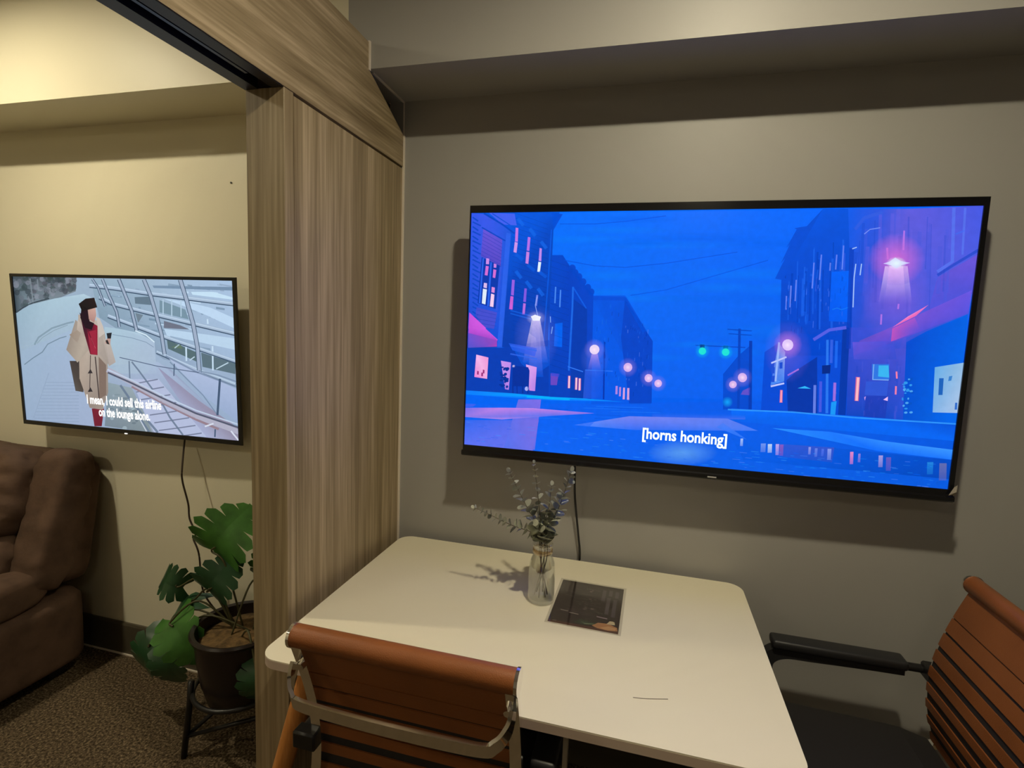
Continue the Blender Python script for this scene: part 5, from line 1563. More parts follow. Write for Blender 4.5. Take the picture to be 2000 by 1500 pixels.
(11,0,[1551,1996,1592,1769,1641,1451,1668,1158,1674,803,1702,809,1695,1165,1668,1462,1618,1780,1577,2008],[160,176,200]),
(10,0,[1230,1986,1283,1773,1323,1523,1357,1289,1372,1043,1409,1053,1394,1302,1359,1538,1319,1791,1265,2006],[70,92,116]),
(11,0,[1236,1989,1289,1776,1329,1525,1363,1291,1379,1044,1403,1051,1387,1300,1353,1536,1313,1788,1259,2003],[160,176,200]),
(10,0,[1006,1982,1055,1783,1103,1585,1136,1330,1170,1344,1136,1601,1087,1802,1039,2001],[70,92,116]),
(11,0,[1013,1986,1061,1787,1110,1589,1143,1333,1163,1341,1130,1598,1081,1799,1032,1997],[160,176,200]),
(10,0,[858,1981,912,1761,967,1562,983,1370,1012,1379,996,1576,940,1778,885,1997],[70,92,116]),
(11,0,[864,1984,918,1765,974,1565,990,1372,1006,1377,989,1573,933,1774,879,1993],[160,176,200]),
(10,0,[768,1977,814,1870,868,1632,891,1645,837,1885,789,1996],[70,92,116]),
(11,0,[773,1982,820,1874,874,1636,884,1642,830,1881,783,1991],[160,176,200]),
(12,0,[858,1367,977,1355,1171,1310,1308,1199,1310,789,824,744],[[170,196,212],[170,198,216],[180,206,224],[170,190,214],[168,188,210],[168,190,206]]),
(13,0,[1138,1329,1232,1280,1304,1193,1311,1205,1238,1293,1142,1343],[214,234,246]),
(13,0,[926,1268,1102,1237,1229,1190,1297,1130,1300,1137,1232,1198,1104,1245,927,1276],[130,152,176]),
(12,0,[858,847,1326,945,1431,863,1793,369,844,266],[[160,182,204],[168,186,214],[150,160,190],[150,166,196],[146,160,190]]),
(13,0,[1324,876,1669,479,2001,159,2003,-57,1706,-20],[[150,150,180],[150,146,172],[140,136,160],[150,144,168],[170,180,214]]),
(13,0,[1407,1030,2013,651,2003,227,1709,552],[[176,192,222],[170,186,220],[150,170,205],[160,180,212]]),
(14,0,[1396,1019,1655,839,2011,674,2017,695,1662,860,1403,1040],[120,140,168,220]),
(14,0,[1431,948,1705,546,1817,311,1825,321,1713,557,1439,959],[120,140,168,220]),
(14,0,[1680,855,1849,815,2014,743,2017,758,1852,831,1683,871],[120,140,168,220]),
(14,0,[1078,693,1325,717,1722,6,1238,-28],[180,190,220]),
(15,0,[1075,615,1197,662,1318,708,1316,724,1196,677,1074,631],[96,104,130,200]),
(15,0,[1112,516,1244,565,1370,612,1368,628,1242,581,1111,532],[96,104,130,200]),
(15,0,[1150,417,1290,468,1422,517,1421,533,1289,484,1148,433],[96,104,130,200]),
(15,0,[1187,318,1336,371,1474,422,1473,438,1335,387,1186,334],[96,104,130,200]),
(15,0,[1224,220,1383,274,1526,327,1525,343,1382,290,1223,236],[96,104,130,200]),
(15,0,[1261,121,1429,178,1578,232,1577,248,1428,194,1260,137],[96,104,130,200]),
(15,0,[1298,22,1475,81,1630,137,1629,153,1474,97,1297,38],[96,104,130,200]),
(15,0,[1335,-77,1521,-15,1681,43,1680,59,1520,1,1335,-61],[96,104,130,200]),
(14,0,[854,624,1072,576,1255,-14,789,18],[[140,160,170],[150,166,176],[130,144,150],[120,136,150]]),
(15,2,[873,242,21,3,-1,-21],[160,176,190,150]),
(15,2,[932,466,30,3,-1,-11],[120,140,150,150]),
(15,2,[992,389,20,2,-1,-11],[120,140,150,150]),
(15,2,[1072,404,28,3,0,-10],[160,176,190,150]),
(15,2,[1072,231,20,2,-1,-18],[170,190,200,150]),
(15,2,[914,210,9,1,-1,-17],[96,112,124,150]),
(15,2,[1032,306,19,2,-1,-19],[96,112,124,150]),
(15,2,[980,17,22,3,-1,-28],[170,190,200,150]),
(15,2,[865,135,18,2,-1,-24],[170,190,200,150]),
(15,2,[954,153,27,3,-1,-11],[96,112,124,150]),
(15,2,[863,257,31,4,-1,-18],[96,112,124,150]),
(15,2,[895,448,10,1,-1,-17],[160,176,190,150]),
(15,2,[1004,425,28,3,-1,-17],[96,112,124,150]),
(15,2,[1079,265,12,1,-1,-19],[120,140,150,150]),
(15,2,[845,372,30,3,-1,-14],[170,190,200,150]),
(15,2,[1098,135,14,2,-1,-20],[96,112,124,150]),
(15,2,[928,400,21,2,-1,-12],[160,176,190,150]),
(15,2,[859,210,12,2,-1,-27],[170,190,200,150]),
(15,2,[908,209,25,3,-1,-24],[170,190,200,150]),
(15,2,[1058,294,31,4,-1,-24],[170,190,200,150]),
(15,2,[863,-4,24,3,-1,-10],[170,190,200,150]),
(15,2,[1052,402,32,4,-1,-28],[160,176,190,150]),
(15,2,[907,365,30,3,-1,-11],[170,190,200,150]),
(15,2,[954,270,14,2,-1,-20],[96,112,124,150]),
(15,2,[1071,98,22,3,-1,-15],[96,112,124,150]),
(15,2,[1084,264,27,3,-1,-17],[96,112,124,150]),
(15,2,[1038,152,11,1,-1,-16],[160,176,190,150]),
(15,2,[998,155,30,4,-1,-27],[170,190,200,150]),
(15,2,[1029,279,33,4,0,-10],[96,112,124,150]),
(15,2,[1104,328,13,2,0,-10],[160,176,190,150]),
(16,0,[959,591,1055,377,1279,-9,1295,14,1072,398,977,610],[104,122,146,230]),
(16,0,[1083,918,1142,808,1258,571,1270,585,1154,822,1095,932],[104,122,146,230]),
(16,0,[1059,933,1053,643,1066,645,1072,935],[104,122,146,230]),
(16,0,[1322,434,1399,211,1508,-9,1521,7,1413,225,1336,447],[104,122,146,230]),
(16,0,[1099,232,1201,-4,1214,10,1111,245],[104,122,146,230]),
(16,0,[1100,223,1179,-4,1187,4,1109,231],[200,210,226]),
(17,0,[842,768,1063,614,1325,421,1629,238,1991,80,2008,146,1649,304,1349,486,1089,678,869,832],[176,176,196]),
(18,0,[854,748,1072,629,1335,466,1637,294,1999,159,2004,181,1644,316,1342,487,1079,651,861,771],[84,90,110]),
(18,0,[852,791,1074,672,1337,503,1639,336,2000,201,2004,218,1644,354,1343,520,1081,690,859,809],[190,206,228]),
(17,0,[1068,579,1331,399,1633,210,1826,110,1835,138,1642,239,1341,427,1079,607],[150,128,140]),
(16,0,[978,968,1323,882,1680,835,1682,846,1325,893,980,979],[90,106,134]),
(19,0,[1851,780,1815,305,1834,305,1870,780],[70,90,118]),
(19,0,[1794,120,1788,15,1800,16,1806,120],[70,90,118]),
(19,0,[1468,934,1458,775,1467,776,1477,934],[70,90,118]),
(19,0,[1713,133,1790,183,1786,202,1709,152],[214,220,236]),
(19,0,[1929,108,1992,-8,2002,7,1939,123],[214,220,236]),
(14,0,[496,883,627,894,608,464,530,474],[[70,62,60],[60,54,54],[80,72,66],[90,84,80]]),
(15,0,[676,247,796,262,760,11,689,1],[[120,34,52],[130,38,56],[110,30,48],[116,34,52]]),
(16,0,[618,1518,808,1438,870,1045,848,492,782,241,657,254,580,652],[[178,164,152],[190,178,166],[168,156,146],[150,138,130],[164,150,140],[150,136,126],[176,160,146]]),
(17,0,[588,1445,703,1288,703,1069,573,866,473,1034],[[160,148,138],[186,174,160],[170,158,146],[176,164,150],[150,138,128]]),
(17,0,[516,1240,655,1358,589,1135],[[150,134,120],[168,152,138],[158,144,132]]),
(17,0,[835,1224,902,1156,940,906,873,845],[[190,178,168],[186,176,168],[176,166,160],[170,160,156]]),
(17,0,[796,1455,858,1297,874,863,791,1003],[[184,172,162],[180,168,158],[160,150,142],[170,158,150]]),
(18,0,[782,966,848,861,826,452,757,389],[128,110,100]),
(18,0,[744,962,751,368,761,371,755,964],[70,60,60]),
(18,0,[701,978,665,473,673,473,709,978],[84,74,72]),
(19,0,[664,727,694,793,713,735],[50,46,50]),
(19,0,[649,473,680,540,699,482],[50,46,50]),
(18,0,[609,1455,688,1274,707,1177,594,1312],[[196,184,172],[180,168,156],[160,146,136],[186,172,160]]),
(19,0,[633,1544,722,1434,794,1377,773,986,703,990,657,1298],[[60,20,40],[70,22,44],[150,28,56],[140,26,52],[120,26,48],[64,20,40]]),
(20,0,[695,1292,779,1323,767,986,710,999],[156,36,62]),
(21,0,[692,1315,743,1106,753,1112,701,1321],[110,20,44]),
(21,0,[719,1212,756,1072,762,1076,725,1216],[190,70,90]),
(20,0,[658,1632,719,1600,722,1434,765,1410,735,1321,673,1343,636,1474],[34,16,30]),
(21,0,[713,1600,789,1612,790,1516,765,1419,717,1460],[[196,158,146],[206,166,154],[190,150,140],[170,130,124],[176,136,130]]),
(22,0,[631,1658,701,1730,784,1746,805,1621,712,1582],[[24,20,24],[30,22,26],[40,26,26],[36,24,26],[20,18,22]]),
(22,0,[631,1658,712,1591,659,1554],[22,16,20]),
(20,0,[786,1498,819,1474,845,1379,858,1284,798,1219,795,1394],[200,190,182]),
(22,0,[874,1285,924,1297,911,1217,879,1215],[36,38,46]),
(21,0,[873,1215,911,1226,900,1137,851,1152],[186,150,140]),
(22,0,[859,1187,879,1198,894,1137,869,1144],[44,40,44]),
]
# ------------------------------------------------------------------ televisions
def television(name, loc, rz, tilt, W, H, sw, sh, sx, sz, data, smat, label, lip, dep):
    e = empty(name, loc, rz); e.rotation_euler = (tilt, 0, rz)
    tag(e, label, 'television', 'wall televisions')
    # bezel: four mitred bars round the panel
    l, r, t, b = sx-sw/2, sx+sw/2, sz+sh/2, sz-sh/2
    bm = bmesh.new()
    out = [(-W/2, -H/2), (W/2, -H/2), (W/2, H/2), (-W/2, H/2)]; inn = [(l, b), (r, b), (r, t), (l, t)]
    rings = []
    for poly, y in ((out, dep), (out, 0.004), ([(x*0.9975, z*0.9955) for x, z in out], 0.0), (inn, 0.0005), (inn, 0.006)):
        rings.append([bm.verts.new((x, y, z)) for x, z in poly])
    for A, B in zip(rings, rings[1:]):
        for i in range(4): bm.faces.new((A[i], A[(i+1) % 4], B[(i+1) % 4], B[i]))
    mesh_obj('bezel', bm, M_GLOSSBLK, e)
    if lip:
        mesh_obj('lower_lip', prism([(-0.004, -H/2-0.004), (-0.004, -H/2+0.006), (0.0, -H/2+0.010), (0.012, -H/2+0.006), (0.016, -H/2-0.006), (0.004, -H/2-0.009)], 0, -W/2-0.002, W/2+0.001), M_GLOSSBLK, e)
    mesh_obj('back_panel', box((-W/2+0.004, dep+0.0002, -H/2+0.004), (W/2-0.004, dep+0.004, H/2-0.004)), M_MATTEBLK, e)
    mesh_obj('back_housing', prism([(dep+0.0042, -H/2+0.03), (dep+0.0042, 0.02), (0.060, -0.02), (0.064, -H/2+0.06), (0.042, -H/2+0.032)], 0, -W*0.36, W*0.36), M_MATTEBLK, e)
    d = -loc[1]
    bm = bmesh.new()
    add_box(bm, (-0.2, d-0.013, -0.13), (0.2, d-0.004, 0.03)); add_box(bm, (-0.15, 0.036, -0.16), (-0.12, d-0.010, 0.05)); add_box(bm, (0.12, 0.036, -0.16), (0.15, d-0.010, 0.05))
    mesh_obj('wall_mount', bm, M_BLACKMETAL, e)
    pic = picture('screen', data, sw, sh, smat, e)
    pic.location = (sx, 0.0045, sz)
    return e, pic

TVR, picR = television('television', (0.123, -0.11, 1.473), 0.018, -0.007, 1.354, 0.773, 1.3355, 0.7235, -0.0041, 0.0017, STREET_PICTURE, M_SCREEN_R,
                 'larger glossy black television on the grey wall showing a blue night street', True, 0.024)
picR['label'] = 'lit screen with an empty blue night street and caption'
text('subtitle', '[horns honking]', 0.045, (0.0006*1.3355, -0.0012, (0.094-0.5)*0.7235), M_SUB_R, picR, width=0.234, thick=0.0010)
o = mesh_obj('logo', box((0.068, -0.0052, -0.3885), (0.092, -0.0042, -0.3850)), M_LOGO, TVR); o['label'] = 'small silver logo bar'
bm = bmesh.new()
pts = [(0.662, -0.006, -0.374), (0.680, -0.004, -0.372), (0.684, 0.006, -0.360), (0.681, -0.004, -0.345), (0.672, -0.008, -0.350), (0.676, -0.012, -0.362)]
vv = [bm.verts.new(p) for p in pts]; 
for f in ((0, 1, 5), (1, 2, 5), (2, 3, 5), (3, 4, 5), (4, 0, 5)): bm.faces.new([vv[i] for i in f])
o = mesh_obj('protective_film', bm, mat('crumpled_film', (0.7, 0.65, 0.55), 0.12, metal=0.6), TVR); o['label'] = 'crumpled clear protective film at the lower corner'

TVL, picL = television('television', (-1.976, -0.10, 1.323), 0.0266, 0.030, 1.066, 0.620, 1.0397, 0.589, -0.0008, 0.0029, ATRIUM_PICTURE, M_SCREEN_L,
                 'smaller black television on the cream wall showing a person in a fur coat', False, 0.009)
picL['label'] = 'lit screen with a person in a beige coat in a glass atrium'
text('subtitle', 'I mean, I could sell this airline\non the lounge alone.', 0.05, (-0.007*1.0397, -0.0012, (0.158-0.5)*0.589), M_SUB_L, picL, width=0.362, thick=0.0014, spacing=0.95)
o = mesh_obj('logo', box((-0.006, -0.003, -0.3085), (0.006, -0.0005, -0.3050)), emit_mat('standby_light', (1, 0.95, 0.9), 1.2), TVL); o['label'] = 'tiny white standby light'

# power leads
o = mesh_obj('power_cord', sweep(smooth_path([(-0.200, -0.062, 1.10), (-0.1985, -0.052, 1.05), (-0.196, -0.03, 0.95), (-0.180, -0.018, 0.82), (-0.172, -0.014, 0.74), (-0.176, -0.016, 0.55), (-0.160, -0.018, 0.36)]), circ(0.0036, 8)), M_CABLE, smooth=True)
tag(o, 'black power cord hanging below the larger television behind the white table', 'cord')
o = mesh_obj('power_cord', sweep(smooth_path([(-1.745, -0.034, 1.03), (-1.738, -0.05, 0.985), (-1.714, -0.085, 0.90), (-1.714, -0.085, 0.85), (-1.695, -0.08, 0.76), (-1.690, -0.08, 0.70), (-1.662, -0.08, 0.645), (-1.675, -0.08, 0.622), (-1.650, -0.08, 0.56), (-1.655, -0.06, 0.40), (-1.62, -0.03, 0.30)], 8), circ(0.0034, 8)), M_BROWNCABLE, smooth=True)
tag(o, 'thin brown cord hanging below the smaller television behind the monstera', 'cord')

# ------------------------------------------------------------------ table
TX0, TX1, TY0, TY1, TZ = -0.801, 0.322, -0.7576, -0.03, 0.74
tb = empty('dining_table', ((TX0+TX1)/2, (TY0+TY1)/2, 0)); tag(tb, 'white topped dining table with rounded corners against the grey wall', 'table')
hx_, hy_ = (TX1-TX0)/2, (TY1-TY0)/2
def rrect(hx, hy, r, n=8):
    P = []
    for cx, cy, a0 in ((hx-r, hy-r, 0), (-hx+r, hy-r, 90), (-hx+r, -hy+r, 180), (hx-r, -hy+r, 270)):
        for k in range(n+1):
            a = math.radians(a0+90*k/n); P.append((cx+r*math.cos(a), cy+r*math.sin(a)))
    return P
mesh_obj('tabletop', prism(rrect(hx_, hy_, 0.045), 2, TZ-0.003, TZ), M_WHITE, tb)
o = mesh_obj('edge_band', prism(rrect(hx_+0.0002, hy_+0.0002, 0.045), 2, TZ-0.022, TZ-0.003), M_EDGE, tb); o['label'] = 'pinkish beige edge band'
for sx, sy, tx, ty, fx, fy in ((-1, -1, -0.47, -0.275, -0.655, -0.33), (1, -1, 0.47, -0.275, 0.60, -0.33), (-1, 1, -0.42, 0.25, -0.52, 0.30), (1, 1, 0.47, 0.25, 0.58, 0.30)):
    mesh_obj('leg', sweep([(tx, ty, TZ-0.022), ((tx+fx)/2, (ty+fy)/2, 0.36), (fx, fy, 0.0)], circ(0.026, 12), scale=[1.0, 0.86, 0.62]), M_LEGWOOD, tb, angle=40)
bm = bmesh.new(); add_box(bm, (0.118, -0.245, 0.02), (0.128, -0.225, TZ-0.022)); add_box(bm, (0.06, -0.26, 0.0), (0.18, -0.21, 0.02))
o = mesh_obj('support_post', bm, M_PALEMETAL, tb); o['label'] = 'slim pale metal post under the top'
for y in (-0.25, 0.235): mesh_obj('apron', box((-0.44, y, TZ-0.06), (0.44, y+0.015, TZ-0.0225)), M_BLACKMETAL, tb)
sc = smooth_path([(0.257, -0.243, TZ+0.0004), (0.285, -0.238, TZ+0.0004), (0.327, -0.226, TZ+0.0004)], 5)
o = mesh_obj('pen_mark', sweep(sc, rect(0.0016, 0.0004)), mat('pen_mark', lin((110, 100, 84)), 0.7), tb); o['label'] = 'faint grey pen mark'

# laminated menu sheet
mn = empty('menu_card', (-0.113, -0.296, TZ)); mn.rotation_euler = (0, 0, math.radians(-1)); tag(mn, 'dark laminated menu sheet lying on the white table beside the vase', 'menu')
bm = bmesh.new()
nx, ny = 10, 12; g = {}
def menu_z(u, v): return 0.0008
for i in range(nx+1):
    for j in range(ny+1):
        u, v = i/nx, j/ny; g[i, j] = bm.verts.new(((u-0.5)*0.194, (v-0.5)*0.252, menu_z(u, v)))
for i in range(nx):
    for j in range(ny): bm.faces.new((g[i, j], g[i+1, j], g[i+1, j+1], g[i, j+1]))
o = mesh_obj('laminate', bm, M_FILM, mn, smooth=True); o['label'] = 'clear plastic lamination'
# printed sheet: drawn shapes only, the print is too blurred to read
rows = []
def bar(layer, x0, y0, x1, y1, c, sk=0): rows.append((layer, 0, [x0, y0, x1, y0+sk, x1, y1+sk, x0, y1], c))
bar(0, 0, 0, 2000, 2000, (60, 50, 44)); bar(1, 0, 0, 2000, 90, (106, 74, 58)); bar(1, 0, 1880, 2000, 2000, (51, 36, 28))
for k in range(46):
    x = random.uniform(80, 1150); y = random.uniform(480, 1750)
    bar(2, x, y, x+random.uniform(60, 420), y+random.uniform(10, 34), random.choice([(86, 74, 70), (74, 66, 60), (94, 84, 80), (68, 58, 60), (76, 80, 68)]), random.uniform(-60, 20))
for k in range(16):
    x = random.uniform(700, 1150); y = random.uniform(700, 1700)
    bar(3, x, y, x+random.uniform(30, 90), y+random.uniform(20, 60), random.choice([(110, 98, 94), (122, 106, 104), (90, 96, 80)]))
for x, a, b in ((1360, 1250, 1790), (1530, 700, 1450), (1560, 1540, 1820), (1730, 620, 1400), (1760, 1490, 1800)): bar(3, x, a, x+110, b, (92, 84, 86))
bar(4, 250, 560, 480, 585, (168, 156, 144), -20); bar(4, 520, 500, 800, 530, (168, 156, 144), -20); bar(4, 1330, 520, 1640, 560, (156, 140, 144), -20)
rows.append((4, 0, [900, 330, 1250, 260, 1450, 300, 1300, 180, 1000, 120, 700, 160], (62, 76, 56)))
rows.append((5, 0, [820, 330, 1000, 190, 1480, 240, 1040, 150], (124, 140, 108)))
rows.append((5, 0, [1250, 150, 1400, 300, 1700, 330, 1950, 230, 1980, 100, 1700, 60, 1400, 90], (192, 138, 92)))
rows.append((6, 0, [1480, 120, 1700, 230, 1930, 200, 1900, 110, 1650, 80], (216, 168, 120)))
rows.append((6, 0, [1640, 300, 1720, 440, 1800, 450, 1860, 430, 1880, 320], (216, 200, 160)))
bar(1, 120, 60, 240, 110, (138, 140, 128))
mp = picture('printed_sheet', rows, 0.180, 0.238, M_PRINT, mn, z0=0.0, step=0.00002)
for v in mp.data.vertices:
    u = v.co.x/0.194+0.5; t = v.co.z/0.252+0.5
    v.co = Vector((v.co.x, v.co.z, menu_z(u, t)-0.00045-v.co.y))
mp['label'] = 'dark brown printed sheet with pale rules and an orange picture'

# ------------------------------------------------------------------ vase with eucalyptus
VX, VY = -0.243, -0.315
vs_ = empty('glass_vase', (VX, VY, TZ)); tag(vs_, 'clear glass bottle vase with an amber neck on the white table', 'vase')
prof = [(0, 0.001), (0.030, 0.001), (0.0365, 0.006), (0.0375, 0.02), (0.037, 0.085), (0.034, 0.112), (0.027, 0.130), (0.0245, 0.138), (0.0245, 0.152), (0.028, 0.158), (0.029, 0.165), (0.0268, 0.168), (0.0248, 0.162), (0.0225, 0.152), (0.0225, 0.138), (0.0255, 0.128), (0.0325, 0.110), (0.0352, 0.085), (0.0355, 0.022), (0.033, 0.011), (0, 0.010)]
mesh_obj('bottle', lathe(prof, 32), M_GLASS, vs_, smooth=True)
bm = bmesh.new(); add_lathe(bm, [(0.0252, 0.137), (0.0275, 0.139), (0.0275, 0.149), (0.0252, 0.151)], 24)
o = mesh_obj('neck_band', bm, glass_mat('amber_glass', (0.80, 0.64, 0.40), 0.25), vs_, smooth=True); o['label'] = 'amber tinted neck band'

lb = bmesh.new()       # one round eucalyptus leaf, cupped, attached at the origin, length 1
ring = []
c0 = lb.verts.new((0, 0.05, 0))
for i in range(9):
    a = math.pi*2*i/9 - math.pi/2
    ring.append(lb.verts.new((0.46*math.cos(a), 0.52+0.48*math.sin(a), 0.10*math.cos(a)**2 - 0.10*(0.5+0.5*math.sin(a))**2)))
cc = lb.verts.new((0, 0.52, -0.03)); lb.verts.remove(c0)
for i in range(9): lb.faces.new((cc, ring[i], ring[(i+1) % 9]))
bmesh.ops.solidify(lb, geom=lb.faces[:], thickness=0.03)
euc_leaf = bpy.data.meshes.new('leaf'); bmesh.ops.recalc_face_normals(lb, faces=lb.faces); lb.to_mesh(euc_leaf); lb.free(); euc_leaf.materials.append(M_EUC)
for p in euc_leaf.polygons: p.use_smooth = True
euc_leaf.set_sharp_from_angle(angle=math.radians(45))
MOUTH = Vector((VX, VY, TZ+0.165))
BR = [((-0.434, -0.345, 0.992), (-0.34, -0.335, 0.955), 16, 0.022, 'grey-green eucalyptus branch arching far left out of the glass vase'),
      ((-0.342, -0.330, 1.098), (-0.288, -0.325, 1.00), 14, 0.029, 'grey-green eucalyptus branch leaning left towards the cream corner, second from the left'),
      ((-0.281, -0.300, 1.122), (-0.262, -0.31, 1.02), 12, 0.020, 'tallest upright eucalyptus branch in the middle of the glass vase'),
      ((-0.232, -0.285, 1.060), (-0.236, -0.30, 0.99), 10, 0.029, 'short upright eucalyptus branch just right of the tallest one'),
      ((-0.178, -0.300, 1.110), (-0.205, -0.31, 1.01), 14, 0.031, 'grey-green eucalyptus branch leaning right beside the black cord'),
      ((-0.265, -0.365, 0.972), (-0.25, -0.34, 0.945), 5, 0.032, 'short leafy eucalyptus sprig at the front of the vase mouth')]
for bi, (tip, mid, npair, lr, lab) in enumerate(BR):
    tip, mid = Vector(tip), Vector(mid)
    off = Vector((0.010*math.cos(bi*1.05), 0.010*math.sin(bi*1.05), 0))
    foot = Vector((VX+0.018*math.cos(bi*1.05+2.5), VY+0.018*math.sin(bi*1.05+2.5), TZ+0.016))
    path = smooth_path([foot, MOUTH+off, mid, tip], 8)
    e = empty('eucalyptus_branch', foot); tag(e, lab, 'branch', 'eucalyptus in the vase')
    mesh_obj('stem', sweep([p-foot for p in path], circ(0.0014, 6), scale=[1.2-0.8*i/(len(path)-1) for i in range(len(path))]), M_EUCSTEM, e, smooth=True)
    up_path = path[8:]; n = len(up_path)
    for k in range(npair):
        t = (k+0.35)/npair; f = t*(n-1); i = int(f); p = up_path[i].lerp(up_path[min(n-1, i+1)], f-i)
        d = (up_path[min(n-1, i+1)]-up_path[max(0, i-1)]).normalized()
        side = d.cross(Vector((math.cos(k*1.57+bi), math.sin(k*1.57+bi), 0.2))).normalized()
        for s in (-1, 1):
            sz = lr*(1.15-0.78*t)*random.uniform(0.8, 1.15)
            y = (side*s + d*0.55 + Vector((random.uniform(-.3, .3), random.uniform(-.3, .3), random.uniform(-.2, .3)))).normalized()
            x = y.cross(d + Vector((random.uniform(-.5, .5), random.uniform(-.5, .5), random.uniform(-.5, .5)))).normalized(); z = x.cross(y)
            o = bpy.data.objects.new('leaf', euc_leaf); COL.objects.link(o); o.parent = e
            mm = Matrix((x, y, z)).transposed().to_4x4() @ Matrix.Scale(sz*1.25, 4); mm.translation = p-foot; o.matrix_local = mm
    # tip bud
    o = bpy.data.objects.new('leaf', euc_leaf); COL.objects.link(o); o.parent = e
    d = (path[-1]-path[-3]).normalized(); x = d.orthogonal().normalized()
    mm = Matrix((x, d, x.cross(d))).transposed().to_4x4() @ Matrix.Scale(lr*0.5, 4); mm.translation = tip-foot; o.matrix_local = mm

# ------------------------------------------------------------------ chairs (face +y, origin on the floor under the head roll)
HW = 0.218
PROF = [(0.0, 0.890), (0.010, 0.862), (0.028, 0.815), (0.048, 0.755), (0.063, 0.695), (0.071, 0.628), (0.066, 0.545), (0.050, 0.480), (0.046, 0.452)]
PP = smooth_path([(0, y, z) for y, z in PROF], 8)
def prof_at(s):
    """point and normal on the back curve, s in metres down from the roll"""
    a = 0
    for i in range(len(PP)-1):
        L = (PP[i+1]-PP[i]).length
        if a+L >= s:
            d = (PP[i+1]-PP[i]).normalized(); return PP[i]+d*(s-a), Vector((0, d.z, -d.y))*-1
        a += L
    return PP[-1], Vector((0, 1, 0))
SLATS = []
s = 0.018
for wdt, gap in ((0.078, 0.003), (0.038, 0.007), (0.034, 0.013), (0.030, 0.017), (0.026, 0.020), (0.022, 0.022), (0.022, 0.024), (0.022, 0.024), (0.022, 0.024)):
    SLATS.append((s, s+wdt)); s += wdt+gap
BACK_LEN = s
def strip(s0, s1, hw, t0, t1, n=5):
    bm = bmesh.new(); A = []
    for i in range(n+1):
        p, nn = prof_at(s0+(s1-s0)*i/n)
        A.append([bm.verts.new(p+nn*t0+Vector((-hw, 0, 0))), bm.verts.new(p+nn*t0+Vector((hw, 0, 0))), bm.verts.new(p+nn*t1+Vector((hw, 0, 0))), bm.verts.new(p+nn*t1+Vector((-hw, 0, 0)))])
    for P_, Q in zip(A, A[1:]):
        for j in range(4): bm.faces.new((P_[j], P_[(j+1) % 4], Q[(j+1) % 4], Q[j]))
    bm.faces.new(A[0]); bm.faces.new(A[-1][::-1])
    return bm
